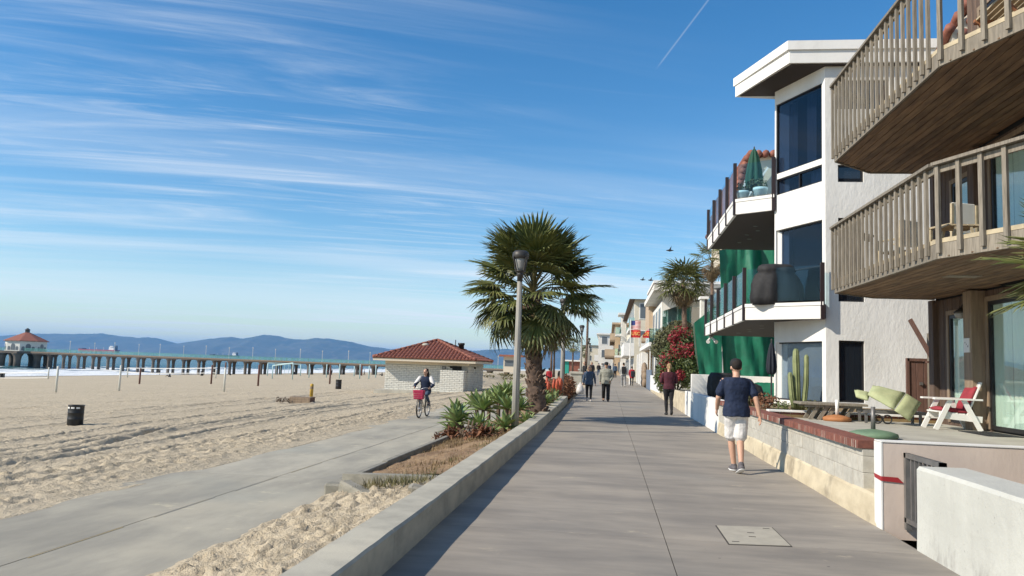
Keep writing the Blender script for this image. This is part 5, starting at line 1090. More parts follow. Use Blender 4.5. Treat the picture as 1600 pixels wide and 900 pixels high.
# pier
mat('pier_concrete',(.15,.125,.105),(.09,.078,.068),.9,.4); mat('pier_rail',(.10,.30,.27),(.15,.36,.33),.7,.3); mat('pier_deck',(.24,.18,.13),None,.9)
pr_ = thing('pier','long concrete pier on paired flared piles with teal railing','pier',(-140,266,-6))
m_ = MB(); m_.box(-224,263.2,.15,-30,268.8,.62); m_.build('deck','pier_deck',pr_)
m_ = MB(); m_.box(-224,263.3,-.25,-30,263.7,.149); m_.box(-224,268.1,-.25,-30,268.6,.149); m_.build('edge_beam','pier_concrete',pr_)
pm_ = MB(); pm_.lathe([(.55,-3),(.52,0),(.50,3.6),(.55,4.4),(.72,4.95),(1.05,5.35),(1.1,5.5)],(0,0,0),10); pmesh = pm_.mesh('pile',(0,0,0),True)
capm = MB(); capm.box(-.6,-2.4,0,.6,2.4,.3); capm = capm.mesh('pile_cap')
x = -203.0
while x < -34:
    for yy in (264.3,267.6): put('pile',pmesh,'pier_concrete',pr_,(x,yy,-5.62))
    put('pile_cap',capm,'pier_concrete',pr_,(x,266,-.14)); x += 5.82
for yy in (263.35,268.65):
    m_ = MB()
    for zz in (.78,.95,1.12,1.29,1.46): m_.box(-224,yy-.03,zz,-30,yy+.03,zz+.075)
    m_.box(-224,yy-.09,1.62,-30,yy+.09,1.74); m_.build('railing','pier_rail',pr_)
    m_ = MB(); x = -224
    while x < -30: m_.box(x-.07,yy-.07,.6,x+.07,yy+.07,1.7); x += 2.0
    stuff(m_.build('rail_posts','pier_rail',pr_))
x = -195; k = 0
while x < -36:
    for yy, hh in ((263.4,4.2),(268.5,3.9)): m_ = MB(); m_.tube([(x+(yy-263)*1.2,yy,.6),(x+(yy-263)*1.2,yy,.6+hh)],.07,6); m_.ell((x+(yy-263)*1.2,yy,.6+hh),(.2,.2,.22),8,5); m_.build('pier_lamp','post_white',pr_)
    x += 17.5
rh = thing('pier_roundhouse','octagonal white pavilion with red roof at the end of the pier','building',(-216.5,269,.6))
def octa(r_, z, c=(-216.5,269)): return [(c[0]+r_*math.cos(math.pi/8+k*math.pi/4),c[1]+r_*math.sin(math.pi/8+k*math.pi/4),z) for k in range(8)]
m_ = MB(); m_.loft([octa(9.5,-.2),octa(9.5,.62)]); m_.build('platform','pier_concrete',rh)
m_ = MB(); m_.loft([octa(7.0,.62),octa(7.0,4.5)]); m_.build('wall','restroom_brick',rh)
m_ = MB(); m_.loft([octa(7.7,4.3),octa(7.7,4.5),octa(1.0,7.6)]); ro = m_.build('roof','tile_red',rh)
m_ = MB(); m_.loft([octa(.8,7.5),octa(.8,8.5),octa(1.1,8.55),octa(.1,9.3)]); m_.build('cupola','metal_lamp',ro)
mat('window_grey',(.12,.14,.16),None,.3)
for k in range(8):
    a = k*math.pi/4; c = Vector((-216.5+6.49*math.cos(a),269+6.49*math.sin(a),0)); tx = Vector((-math.sin(a),math.cos(a),0))
    for s_ in (-1.6,0,1.6):
        m_ = MB(); p = c+tx*s_; w_ = .8 if s_ == 0 else .5; h_ = 2.6 if s_ == 0 else 1.9; pts = [(-w_,1.0),(w_,1.0),(w_,h_)]+[(w_*math.cos(q*math.pi/6),h_+w_*math.sin(q*math.pi/6)) for q in range(1,6)]+[(-w_,h_)]; n_ = Vector((math.cos(a),math.sin(a),0))
        vs = [p+tx*u+n_*.06+Vector((0,0,v)) for u, v in pts]+[p+tx*u-n_*.1+Vector((0,0,v)) for u, v in pts]; N = len(pts); m_.add(vs,[tuple(range(N)),tuple(range(2*N-1,N-1,-1))]+[(i,(i+1)%N,N+(i+1)%N,N+i)[::-1] for i in range(N)]); m_.build('window','window_grey',rh)
for k in range(8):
    a = math.pi/8+k*math.pi/4; m_ = MB(); cx, cy = -216.5+8.2*math.cos(a), 269+8.2*math.sin(a); m_.lathe([(1.2,-8),(1.15,-3),(1.3,-1.4),(1.9,-.4),(2.1,-.18)],(cx,cy,0),10); m_.build('pile','pier_concrete',rh,True)
# ships on the bay
mat('hull_red',(.42,.09,.08),(.34,.07,.06),.6,.02); mat('hull_dark',(.05,.06,.09),None,.6)
def ship(c, L, ang, hull, label):
    t_ = thing('tanker_ship',label,'ship',(*c,-5.5)); OFF[t_.name] = (0,0,0); t_.rotation_euler = (0,0,ang); B = L*.14; H = L*.055
    pts = [(-L/2,-B/2),(L*.4,-B/2),(L*.5,0),(L*.4,B/2),(-L/2,B/2)]; m_ = MB(); m_.loft([[(p[0]*.97,p[1]*.9,-2) for p in pts],[(p[0],p[1],H) for p in pts]]); m_.build('hull',hull,t_)
    m_ = MB(); m_.prism([(L*.34,-B*.4),(L*.42,-B*.35),(L*.49,0),(L*.42,B*.35),(L*.34,B*.4)],H,H*1.35); m_.build('forecastle','hull_dark',t_)
    m_ = MB(); m_.box(-L*.45,-B*.42,H,-L*.33,B*.42,H*2.1); m_.box(-L*.44,-B*.5,H*2.1,-L*.36,B*.5,H*2.5); m_.build('bridge_house','white_paint',t_)
    m_ = MB(); m_.box(-L*.48,-B*.12,H,-L*.45,B*.12,H*2.7); m_.build('funnel','hull_dark',t_)
    for k in range(3): m_ = MB(); m_.tube([(L*(-.15+.18*k),0,H),(L*(-.15+.18*k),0,H*1.8)],L*.004,5); m_.build('mast','white_paint',t_)
    return t_
ship((-3485,5000),330,R(172),'hull_red','red tanker ship anchored behind the pier, the nearer and longer one'); ship((-2568,5000),215,R(175),'hull_dark','dark hulled tanker ship farther right behind the pier')
# small buildings beyond on the beach
lt = thing('lifeguard_tower','small lifeguard hut with red roof on the sand behind the palm','hut',(-16,131,-.8))
m_ = MB(); m_.box(-17.3,129.6,.6,-14.7,132.4,3.2); m_.build('cabin','restroom_cream',lt); m_ = MB(); m_.prism([(-18,128.9),(-14,128.9),(-14,133),(-18,133)],[3.2]*4,[3.5]*4); m_.build('roof','tile_red',lt)
m_ = MB(); m_.box(-17.1,129.57,1.6,-14.9,129.6,2.6); m_.build('window','window_grey',lt)
for a in (-17.1,-14.9):
    for b in (129.8,132.2): m_ = MB(); m_.box(a-.1,b-.1,-1,a+.1,b+.1,.6); m_.build('leg','wood_trim',lt)
ks = thing('beach_kiosk','low beach kiosk with teal end and white flat roof','kiosk',(-8.8,205,0))
m_ = MB(); m_.box(-11.3,200,.2,-7.2,210,3.4); m_.build('wall','tile_red',ks); m_ = MB(); m_.box(-11.35,199.9,.2,-9.9,200.05,3.4); mat('teal_paint',(.02,.30,.24),None,.7); m_.build('side_panel','teal_paint',ks); m_ = MB(); m_.box(-11.8,199.3,3.4,-6.8,210.5,3.75); m_.build('roof','white_paint',ks)
for k, (x, y, h) in enumerate(((-13.5,150,8.5),(-11.5,160,9.5),(-10.4,152,6.5),(-9.2,165,8.6),(-8.6,150,7.2),(-7.6,170,6.8),(-6.9,240,7),(-5.4,250,6.5),(-3.2,118,11),(-12.6,175,7))):
    far_palm(x,y,0,h,1.0 if y < 200 else 1.3,22,'slim far palm beyond the shrubs, %s'%['leftmost one','tall one second from left','third from left','fourth from left','fifth from left','sixth from left','seventh from left','eighth from left','last, by the far lamp posts','one standing behind the second'][k],PALMG,.2)
dn = MB(); gx = np.arange(-22,-8.4,.7); gy = np.arange(74,120,1.5); DX, DY = np.meshgrid(gx,gy); DZ = -1.0+1.6*np.exp(-((DX+15)/5)**2)*np.clip(np.sin((DY-74)/46*np.pi),0,1)+.5*vnoise(DX*.5,DY*.4,99)
dn.v = [tuple(v) for v in np.stack([DX,DY,DZ],-1).reshape(-1,3)]; n_ = len(gx); dn.f = [(j*n_+i,j*n_+i+1,(j+1)*n_+i+1,(j+1)*n_+i) for j in range(len(gy)-1) for i in range(n_-1)]; dn.mi = [0]*len(dn.f); structure(dn.build('dune','sand',None,True))
m_ = MB(); g = np.random.RandomState(3)
for k in range(60): leafball(m_,(g.uniform(-18,-11),g.uniform(80,112),.35+g.uniform(-.2,.2)),(.8,.8,.15),22,.16,100+k)
stuff(tag(m_.build('dune_plants','weed'),'low green plants covering the dune behind the restroom','dune plants'))
# ------------------------------------------------------------------ houses along the far walk
def house(name, label, x0, x1, y0, y1, z1, m, roof=None, storeys=3, seed=0, mt='white_paint', balc=(), win_side=3, base=.5):
    t_ = thing(name,label,'house',((x0+x1)/2,(y0+y1)/2,base)); g = random.Random(seed); m_ = MB(); m_.box(x0,y0,base,x1,y1,z1); m_.build('wall',m,t_); sh = (z1-base)/storeys
    for s_ in range(storeys):
        za, zb = base+sh*s_+.8, base+sh*(s_+1)-.35
        n = max(1,int((y1-y0)/3.2))
        for k in range(n):
            ya = y0+(y1-y0)*(k+.16)/n; yb = y0+(y1-y0)*(k+.84)/n; w_ = MB(); w_.box(x0-.05,ya,za-.4,x0+.05,yb,zb); o_ = w_.build('window',mt,t_); w_ = MB(); w_.box(x0-.065,ya+.1,za-.3,x0-.049,yb-.1,zb-.1); w_.build('pane','window_grey',o_)
        for k in range(win_side):
            xa = x0+(x1-x0)*(k+.22)/win_side; xb = x0+(x1-x0)*(k+.72)/win_side; w_ = MB(); w_.box(xa,y0-.05,za,xb,y0+.05,zb); o_ = w_.build('window',mt,t_); w_ = MB(); w_.box(xa+.1,y0-.065,za+.1,xb-.1,y0-.049,zb-.1); w_.build('pane','window_grey',o_)
    for (bz, out, ya, yb, bm, gl) in balc:
        b_ = MB(); b_.box(x0-out,ya,bz,x0+.02,yb,bz+.3); o_ = b_.build('balcony',bm,t_)
        b_ = MB(); b_.box(x0-out,ya,bz+.3,x0-out+.06,yb,bz+1.35); b_.box(x0-out+.06,ya,bz+.3,x0,ya+.06,bz+1.35); b_.build('balcony_front',gl,o_)
    if roof == 'flat': m_ = MB(); m_.box(x0-.5,y0-.5,z1,x1+.3,y1+.3,z1+.3); m_.build('roof',mt,t_)
    if roof == 'tile':
        m_ = MB(); xm = (x0+x1)/2; m_.add([(x0-.6,y0-.6,z1),(x1+.6,y0-.6,z1),(x1+.6,y1+.6,z1),(x0-.6,y1+.6,z1),(xm-.5,(y0+y1)/2,z1+1.3),(xm+.5,(y0+y1)/2,z1+1.3)],[(3,2,1,0),(0,1,5,4),(1,2,5),(2,3,4,5),(3,0,4)]); m_.build('roof','tile_dark',t_)
    return t_
mat('stucco_tan',(.48,.37,.26),(.42,.32,.23),.9,.6); mat('stucco_cream',(.68,.62,.50),(.60,.55,.44),.9,.6); mat('stucco_orange',(.56,.42,.28),(.48,.36,.24),.9,.6); mat('stucco_pale',(.75,.73,.68),(.66,.64,.6),.9,.6); mat('roof_grey',(.3,.3,.29),None,.9)
glass_mat('far_glass',(.62,.80,.78),.25)
h1 = house('modern_house','modern grey white house with glass upper floor and white slab balcony beyond the flowering bush',3.95,9,60,79,7.0,'stucco_pale',None,2,1,'white_paint',[(3.55,.9,60.5,78,'white_paint','far_glass')])
m_ = MB(); m_.box(3.6,72,.5,4.9,79,8.6); m_.build('tower','stucco_tan',h1); m_ = MB(); m_.prism([(3.2,57.5),(9,57.5),(9,73),(3.2,73)],[7.55,7.3,7.3,7.55],[7.95,7.6,7.6,7.95]); m_.build('roof','stucco_pale',h1)
m_ = MB(); m_.box(4.0,59.9,4.3,7.6,59.96,6.6); m_.build('glass_wall','far_glass',h1); m_ = MB(); m_.add([(4.0,59.85,6.2),(7,59.85,7.3),(4.0,59.85,7.3)],[(0,1,2)]); m_.build('gable_panel','white_paint',h1)
house('cream_house','cream house with dark tiled roof and stepped balconies, second along the far walk',2.7,9,84,122,9.2,'stucco_cream','tile',3,2,'white_paint',[(3.2,1.1,84,100,'white_paint','white_paint'),(5.9,.6,84,95,'white_paint','far_glass'),(3.4,.8,104,120,'stucco_tan','far_glass')])
house('orange_house','orange tan house with brown balcony, third along the far walk',1.0,8,128,168,9.0,'stucco_orange','flat',3,3,'stucco_tan',[(3.6,1.6,128,150,'wood_trim','stucco_tan'),(6.2,.8,128,150,'wood_trim','stucco_tan')])
house('white_row_house','white row house with flat roof far along the walk',-2.2,6,176,235,9.4,'stucco_pale','flat',3,4,'white_paint',[(3.5,.9,176,200,'white_paint','white_paint')])
house('tan_row_house','pale tan row house at the far end of the walk',-8,4,245,330,9.0,'stucco_cream','tile',3,5,'white_paint',[(3.5,.9,245,280,'stucco_tan','stucco_tan')])
hb = house('grey_house','grey white house with sloping roof half hidden by the shaggy palm',6.6,11,64,72,8.0,'plaster_grey',None,2,6); m_ = MB(); m_.prism([(6.0,63.4),(11,63.4),(11,72),(6.0,72)],[8.0,8.9,8.9,8.0],[8.2,9.1,9.1,8.2]); m_.build('roof','roof_grey',hb)
ch_ = thing('chimney','white brick chimney beside the glass balconies','chimney',(5.6,47,.6)); m_ = MB(); m_.bev(5.35,47,.6,5.75,47.6,6.0,.02); m_.build('shaft','restroom_brick',ch_); m_ = MB(); m_.bev(5.28,46.9,6.0,5.82,47.7,6.15,.02); m_.build('cap','white_paint',ch_)
# gates, walls and fences on the far right of the walk
fn = thing('blue_fence','blue grey board fence at the right of the far walk','fence',(3.3,62,.3))
mat('paint_blue',(.16,.20,.27),(.12,.16,.22),.7,3)
for k in range(9): m_ = MB(); m_.bev(3.15,59.2+k*.72,.15,3.25,59.88+k*.72,1.75,.01); m_.build('board','paint_blue',fn)
pf = thing('white_picket_wall','white board fence below the flowering bush','fence',(3.2,52,.2))
for k in range(14): m_ = MB(); m_.bev(3.12,49+k*.71,.3,3.2,49.66+k*.71,1.35,.01); m_.build('board','white_paint',pf)
wgt = thing('white_gateway','white gateway pillars with grey slatted gate on the far right of the walk','gate',(3.1,78,.4))
for yy in (71.5,76,82): m_ = MB(); m_.bev(2.95,yy,.3,3.55,yy+.6,3.3,.02); m_.build('pillar','white_paint',wgt)
for k in range(12): m_ = MB(); m_.box(3.2,72.2+k*.31,.5,3.28,72.46+k*.31,2.9); m_.build('slat','roof_grey',wgt)
wr = MB(); 
for k in range(9): a = R(10+20*k); wr.ell((3.15,69.5+1.2*math.cos(a),.35+1.6*math.sin(a)),(.25,.5,.45),8,6)
tag(wr.build('wicker_arch','wood_trim',None,True),'round brown wicker arch at the far gateway','arch')
fp = thing('flag_pole','white flag pole with striped flag above a red college banner','flag pole',(2.02,74,.35))
m_ = MB(); m_.tube([(2.02,74,.35),(2.02,74,6.4)],[.06,.04],8); m_.build('pole','white_paint',fp)
mat('flag_red',(.45,.03,.05),None,.8); mat('flag_blue',(.03,.05,.2),None,.8); mat('flag_gold',(.80,.60,.18),None,.8); mat('banner_red',(.55,.03,.03),None,.8)
def flagsheet(x0, x1, z0, z1, m, name, y=74.0, par=fp, n=8): 
    m_ = MB(); vs = []
    for i in range(n+1): x = x0+(x1-x0)*i/n; yy = y+.06*math.sin((x-2.02)*7); vs += [(x,yy,z0),(x,yy,z1)]
    m_.add(vs,[(2*i,2*i+2,2*i+3,2*i+1) for i in range(n)]); 
    return m_.build(name,m,par,True)
for k in range(13): flagsheet(2.06,2.94,5.5+k*.062,5.5+(k+1)*.062,'flag_red' if k % 2 == 0 else 'white_paint','flag_stripe')
flagsheet(2.06,2.42,5.5+6*.062,5.5+13*.062,'flag_blue','flag_canton',73.98)
bn_ = flagsheet(2.06,2.94,4.72,5.44,'banner_red','banner')
text('USC',.44,'flag_gold',bn_,(2.5,73.88,5.08),(R(90),0,0),'banner_letters',.01)
for x, y, h, lab in ((3.3,63,3.6,'small white lamp post beside the flowering bush'),(2.9,88,3.2,'far white lamp post by the gateway')):
    t_ = thing('white_lamp_post',lab,'lamp post',(x,y,gz(y))); m_ = MB(); m_.tube([(x,y,gz(y)),(x,y,gz(y)+h)],.05,8); m_.build('pole','white_paint',t_); m_ = MB(); m_.lathe([(.1,0),(.28,.12),(.3,.3),(.1,.42)],(x,y,gz(y)+h),10); m_.build('lamp_head','lamp_glass',t_,True)
# birds
mat('bird_dark',(.03,.03,.035),None,.8)
for k, (x, y, z) in enumerate(((5.2,70,12.4),(3.9,95,12.6),(4.6,90,12.0))):
    m_ = MB(); m_.tube([(x-.3,y,z),(x,y,z),(x+.35,y,z)],[.03,.11,.02],6); m_.add([(x-.1,y,z),(x+.1,y,z),(x+.1,y+.8,z+.3),(x+.1,y-.8,z+.3)],[(0,1,2),(1,0,3)]); tag(m_.build('gull','bird_dark'),['dark gull high above the walkway, the rightmost','upper gull of the pair over the far houses','lower gull of the pair over the far houses'][k],'bird')

house('white_narrow_house','narrow white house with stacked balconies between the cream and orange houses',1.9,8,122.5,127.5,10.2,'stucco_pale','flat',3,8,'white_paint',[(3.6,.9,122.6,127.4,'white_paint','far_glass'),(6.9,.9,122.6,127.4,'white_paint','far_glass')],2)
house('pale_terrace_house','pale terrace house with flat roof rising behind the modern house',5.2,12,86,100,11.2,'stucco_pale','flat',3,9,'white_paint',[(7.6,.7,86,99,'white_paint','far_glass')])
# ------------------------------------------------------------------ people
TS = bpy.data.scenes.new('figure_work')
def remesh(mb, vox, off, name, smooth=2, noise=0, nscale=.1):
    me_ = mb.mesh(name+'_raw', off); o_ = bpy.data.objects.new(name+'_raw', me_); TS.collection.objects.link(o_)
    md = o_.modifiers.new('r','REMESH'); md.mode = 'VOXEL'; md.voxel_size = vox
    if smooth: sm = o_.modifiers.new('s','SMOOTH'); sm.factor = .5; sm.iterations = smooth
    if noise:
        tx = bpy.data.textures.new(name,'CLOUDS'); tx.noise_scale = nscale; d_ = o_.modifiers.new('d','DISPLACE'); d_.texture = tx; d_.strength = noise; d_.mid_level = .5
    TS.view_layers[0].update(); out = bpy.data.meshes.new_from_object(o_.evaluated_get(TS.view_layers[0].depsgraph)); bpy.data.objects.remove(o_); bpy.data.meshes.remove(me_)
    out.polygons.foreach_set('use_smooth',[True]*len(out.polygons)); out.name = name; return out
def ering(c, d, rx, ry, side, n=14):        # elliptical ring about centre c, axis d, rx along side
    d = d.normalized(); s = (side-d*side.dot(d)).normalized(); f = d.cross(s)
    return [c+s*rx*math.cos(2*math.pi*k/n)+f*ry*math.sin(2*math.pi*k/n) for k in range(n)]
def limb(mb, pts, rad, flat=1.0, side=Vector((1,0,0)), n=12):
    pts = [Vector(p) for p in pts]; rings = []
    d0 = (pts[1]-pts[0]).normalized(); rings.append(ering(pts[0]-d0*rad[0]*.7,d0,rad[0]*.5,rad[0]*.5*flat,side,n))
    for i, p in enumerate(pts): d = (pts[min(i+1,len(pts)-1)]-pts[max(i-1,0)]); rings.append(ering(p,d,rad[i],rad[i]*flat,side,n))
    d1 = (pts[-1]-pts[-2]).normalized(); rings.append(ering(pts[-1]+d1*rad[-1]*.7,d1,rad[-1]*.5,rad[-1]*.5*flat,side,n)); mb.loft(rings)
def mid(a, b, f): return Vector(a).lerp(Vector(b), f)
def skin_mat(name, c): mat(name, c, tuple(v*.88 for v in c), .55, 12)
skin_mat('skin_fair',(.56,.33,.23)); skin_mat('skin_tan',(.42,.24,.16))
TOR = [(.90,.165,.12,0),(.97,.17,.125,0),(1.08,.15,.11,.0),(1.2,.16,.118,.005),(1.32,.18,.125,.0),(1.41,.175,.10,-.01),(1.46,.12,.075,-.015)]
def person(label, loc, heading, H=1.75, pose=None, top=None, bottom=None, shoe='shoe_white', hair=None, skin='skin_fair', hat=None, vox=.012, cat='person', group=None, bulk=1.0, wrinkle=.012, shades=False):
    """local frame: +y forward, +x right.  pose gives joints for a 1.75 m figure; the root turns and scales it"""
    p = dict(hipL=(-.095,0,.92),kneeL=(-.1,.10,.50),ankL=(-.1,.12,.09),toeL=(-.11,.30,.035),hipR=(.095,0,.92),kneeR=(.1,-.02,.50),ankR=(.1,-.25,.16),toeR=(.1,-.12,.03),
             shL=(-.195,0,1.41),elL=(-.255,.06,1.13),wrL=(-.25,.18,.90),shR=(.195,0,1.41),elR=(.255,-.08,1.13),wrR=(.26,-.06,.87),head=(0,.02,1.63),look=(0,1,0),lean=0.0,handL=None,handR=None)
    p.update(pose or {}); P_ = {k: (Vector(v) if hasattr(v,'__len__') else v) for k, v in p.items()}
    t_ = thing('person',label,cat,loc,group); t_.rotation_euler = (0,0,heading); s_ = H/1.75; t_.scale = (s_,)*3; OFF[t_.name] = (0,0,0); Z = (0,0,0); ln = P_['lean']
    tor = P_.get('torso_shift', Vector((0,0,0)))
    def torso(mb, inflate, z0, z1, n=20, flare=0, dx=0):
        rings = []; zs = [z0]+[t[0] for t in TOR if z0 < t[0] < z1]+[z1]
        for z in zs:
            w_ = np.interp(z,[t[0] for t in TOR],[t[1] for t in TOR])*bulk; d = np.interp(z,[t[0] for t in TOR],[t[2] for t in TOR])*bulk; cy = np.interp(z,[t[0] for t in TOR],[t[3] for t in TOR])+ln*(z-.95)
            fl = flare*max(0,(1.12-z))/.3
            rings.append([Vector(((w_+inflate+fl)*math.copysign(abs(math.cos(a))**.8,math.cos(a)),cy+(d+inflate+fl)*math.copysign(abs(math.sin(a))**.8,math.sin(a)),z))+tor for a in [2*math.pi*k/n for k in range(n)]])
        mb.loft(rings)
    sh = Vector((0,ln*.46,0))+tor
    # body: one continuous skin
    b = MB(); torso(b,0,.86,1.46); hd = P_['head']+Vector((0,ln*.66,0))+tor; lk = P_['look'].normalized(); rt = lk.cross(Vector((0,0,1))).normalized()
    limb(b,[Vector((0,-.01,1.42))+sh,Vector((0,0,1.50))+sh,hd-Vector((0,0,.07))],[.07,.056,.055])
    def hel(c, r_, n=14, m=9):
        b.loft([[c+rt*r_[0]*math.sin(t)*math.cos(2*math.pi*k/n)+lk*r_[1]*math.sin(t)*math.sin(2*math.pi*k/n)+Vector((0,0,-r_[2]*math.cos(t))) for k in range(n)] for t in [max(.08,min(math.pi-.08,math.pi*j/m)) for j in range(m+1)]])
    hel(hd+Vector((0,0,.015)),(.075,.093,.105)); hel(hd+lk*.022-Vector((0,0,.055)),(.056,.066,.062)); hel(hd+lk*.098-Vector((0,0,.02)),(.014,.022,.026)); hel(hd+lk*.09-Vector((0,0,.062)),(.026,.012,.01))
    for q in (-1,1): hel(hd+rt*.078*q-lk*.01-Vector((0,0,.012)),(.014,.024,.034))
    for S, q in (('L',-1),('R',1)):
        limb(b,[P_['hip'+S],mid(P_['hip'+S],P_['knee'+S],.5),P_['knee'+S],mid(P_['knee'+S],P_['ank'+S],.3),P_['ank'+S]],[.092,.078,.055,.056,.036])
        limb(b,[P_['ank'+S]-Vector((0,0,.02)),mid(P_['ank'+S],P_['toe'+S],.5)-Vector((0,0,.02)),P_['toe'+S]],[.038,.036,.03])
        a_, e_, w_ = P_['sh'+S]+sh,P_['el'+S]+sh*.8,P_['wr'+S]+sh*.6
        limb(b,[a_,mid(a_,e_,.5),e_,mid(e_,w_,.35),w_],[.058,.050,.041,.040,.027])
        d = (w_-e_).normalized(); hs = P_['hand'+S].normalized() if P_['hand'+S] is not None else d; fwd = Vector((0,1,0)); sd = hs.cross(Vector((q,0,0))).normalized(); sd = -sd if sd.y < 0 else sd; inw = sd.cross(hs).normalized(); inw = inw if inw.x*q < 0 else -inw
        limb(b,[w_,w_+hs*.045,w_+hs*.085],[.026,.036,.034],.55,sd)
        for k in range(4):
            o_ = w_+hs*.088+sd*(.027-.018*k); L = (.062,.074,.07,.055)[k]; limb(b,[o_,o_+hs*L*.5+inw*.006,o_+hs*L*.85+inw*.03],[.0095,.009,.0075],1,sd,8)
        limb(b,[w_+hs*.03+sd*.03,w_+hs*.055+sd*.05+inw*.01,w_+hs*.09+sd*.058+inw*.02],[.012,.0105,.009],1,sd,8)
    link('body',remesh(b,vox,Z,'body',1),skin,t_)
    # hair
    if hair:
        hb_ = MB(); old = b; c = hd+Vector((0,0,.028))-lk*.012
        def he2(mb, c, r_, n=14, m=9, zmin=-1):
            mb.loft([[c+rt*r_[0]*math.sin(t)*math.cos(2*math.pi*k/n)+lk*r_[1]*math.sin(t)*math.sin(2*math.pi*k/n)+Vector((0,0,-r_[2]*math.cos(t))) for k in range(n)] for t in [max(.08,min(math.pi-.08,math.pi*j/m)) for j in range(m+1)]])
        he2(hb_,c-lk*.024+Vector((0,0,.014)),(.086,.084,.098)); 
        if hair[1] == 'pony': limb(hb_,[hd-lk*.09+Vector((0,0,.04)),hd-lk*.125-Vector((0,0,.03)),hd-lk*.11-Vector((0,0,.14)),hd-lk*.10-Vector((0,0,.2))],[.03,.038,.032,.014])
        if hair[1] == 'long':
            for q in (-1,0,1): limb(hb_,[hd-lk*.045+rt*.055*q,hd-lk*.075+rt*.062*q-Vector((0,0,.1)),hd-lk*.075+rt*.06*q-Vector((0,0,.24))],[.05,.05,.025])
        link('hair',remesh(hb_,max(.01,vox*.8),Z,'hair',2,.012,.04),hair[0],t_)
    for q in (-1,1):
        em = MB(); ec_ = hd+lk*.088+rt*.03*q+Vector((0,0,.012)); em.ell(tuple(ec_),(.016 if not shades else .026,.014,.009 if not shades else .017),8,6); em.build('eye' if not shades else 'sunglass_lens','plastic_black',t_,True)
    if hat:
        hm_ = MB(); c = hd+Vector((0,0,.05)); rings = []
        for z, rr in ((-.03,1.0),(.0,1.04),(.04,1.0),(.075,.78),(.09,.35),(.094,.05)): rings.append([c+rt*.089*rr*math.cos(a)+lk*.104*rr*math.sin(a)+Vector((0,0,z)) for a in [2*math.pi*k/24 for k in range(24)]])
        hm_.loft(rings); ho_ = hm_.build('cap',hat,t_,True); bm_ = MB()
        bm_.add([c+lk*(.095+.07*v)*math.cos(u)+rt*.08*math.sin(u)*(1-.1*v)+Vector((0,0,-.028-.02*v)) for v in (0,1) for u in [R(-60+20*k) for k in range(7)]],[(k,k+1,8+k,7+k) for k in range(6)]); bm_.build('brim',hat,ho_)
    # top
    if top:
        m, kind = top[0], top[1]; z0 = top[2] if len(top) > 2 else .90; tm = MB(); torso(tm,.022,z0,1.47,24,.02)
        for S in 'LR':
            a_, e_, w_ = P_['sh'+S]+sh,P_['el'+S]+sh*.8,P_['wr'+S]+sh*.6
            if kind == 'tee': limb(tm,[a_+Vector((-math.copysign(.05,a_.x),0,.0)),a_-Vector((0,0,.015)),mid(a_,e_,.4),mid(a_,e_,.74)],[.062,.066,.068,.074])
            else: limb(tm,[a_+Vector((-math.copysign(.05,a_.x),0,.0)),a_-Vector((0,0,.015)),mid(a_,e_,.5),e_,mid(e_,w_,.5),mid(e_,w_,.93)],[.062,.068,.066,.058,.052,.044])
        if kind == 'hood': limb(tm,[Vector((-.09,-.07,1.47))+sh,Vector((0,-.1,1.48))+sh,Vector((.09,-.07,1.47))+sh],[.05,.06,.05])
        link('jacket' if kind != 'tee' else 'shirt',remesh(tm,vox,Z,'shirt',2,wrinkle,.07),m,t_)
    if bottom:
        m, kind = bottom; bm2 = MB(); torso(bm2,.014,.84,1.0)
        for S in 'LR':
            h_, k_, a_ = P_['hip'+S],P_['knee'+S],P_['ank'+S]
            if kind == 'shorts': limb(bm2,[h_,mid(h_,k_,.5),mid(h_,k_,.93)],[.108,.102,.104])
            elif kind == 'skinny': limb(bm2,[h_,mid(h_,k_,.5),k_,mid(k_,a_,.3),mid(k_,a_,.92)],[.108,.088,.064,.064,.046])
            else: limb(bm2,[h_,mid(h_,k_,.5),k_,mid(k_,a_,.5),mid(k_,a_,.98)],[.115,.10,.085,.08,.078])
        link('trousers' if kind != 'shorts' else 'shorts',remesh(bm2,vox,Z,'bottom',2,wrinkle*.8,.08),m,t_)
    for S in 'LR':
        a_, t2 = P_['ank'+S],P_['toe'+S]; d = (t2-a_); d = Vector((d.x,d.y,d.z*.9)); u = d.normalized(); sm_ = MB(); heel = a_-Vector((u.x,u.y,0))*.05-Vector((0,0,.045))
        limb(sm_,[a_+Vector((0,0,.01)),a_-Vector((0,0,.035))],[.046,.052]); limb(sm_,[heel,mid(heel,t2,.5),t2-Vector((0,0,.0))],[.046,.05,.04],.75,Vector((1,0,0)))
        so3 = link('shoe',remesh(sm_,max(.009,vox*.8),Z,'shoe',1),shoe,t_)
        if vox < .011: s4 = MB(); limb(s4,[heel-Vector((0,0,.03)),mid(heel,t2,.5)-Vector((0,0,.034)),t2-Vector((0,0,.024))],[.05,.054,.044],.3); link('sole',s4.mesh('sole',Z,True),'shoe_white',so3)
    return t_
for n_, c in dict(shoe_white=(.7,.7,.68),shoe_black=(.02,.02,.02),shoe_grey=(.13,.12,.13),cloth_navy=(.008,.019,.055),cloth_white=(.72,.70,.68),cloth_black=(.012,.012,.014),cloth_burgundy=(.075,.012,.025),cloth_denim=(.05,.085,.14),cloth_bluejacket=(.045,.075,.125),cloth_greygreen=(.30,.30,.25),cloth_red=(.38,.02,.03),cloth_grey=(.28,.28,.28),cloth_greylight=(.5,.5,.48),hair_dark=(.018,.012,.01),hair_blond=(.36,.24,.12),hair_brown=(.06,.035,.02)).items(): mat(n_, c, tuple(v*.75 for v in c), .85, 9, bump=.25, bscale=40, bdist=.004)
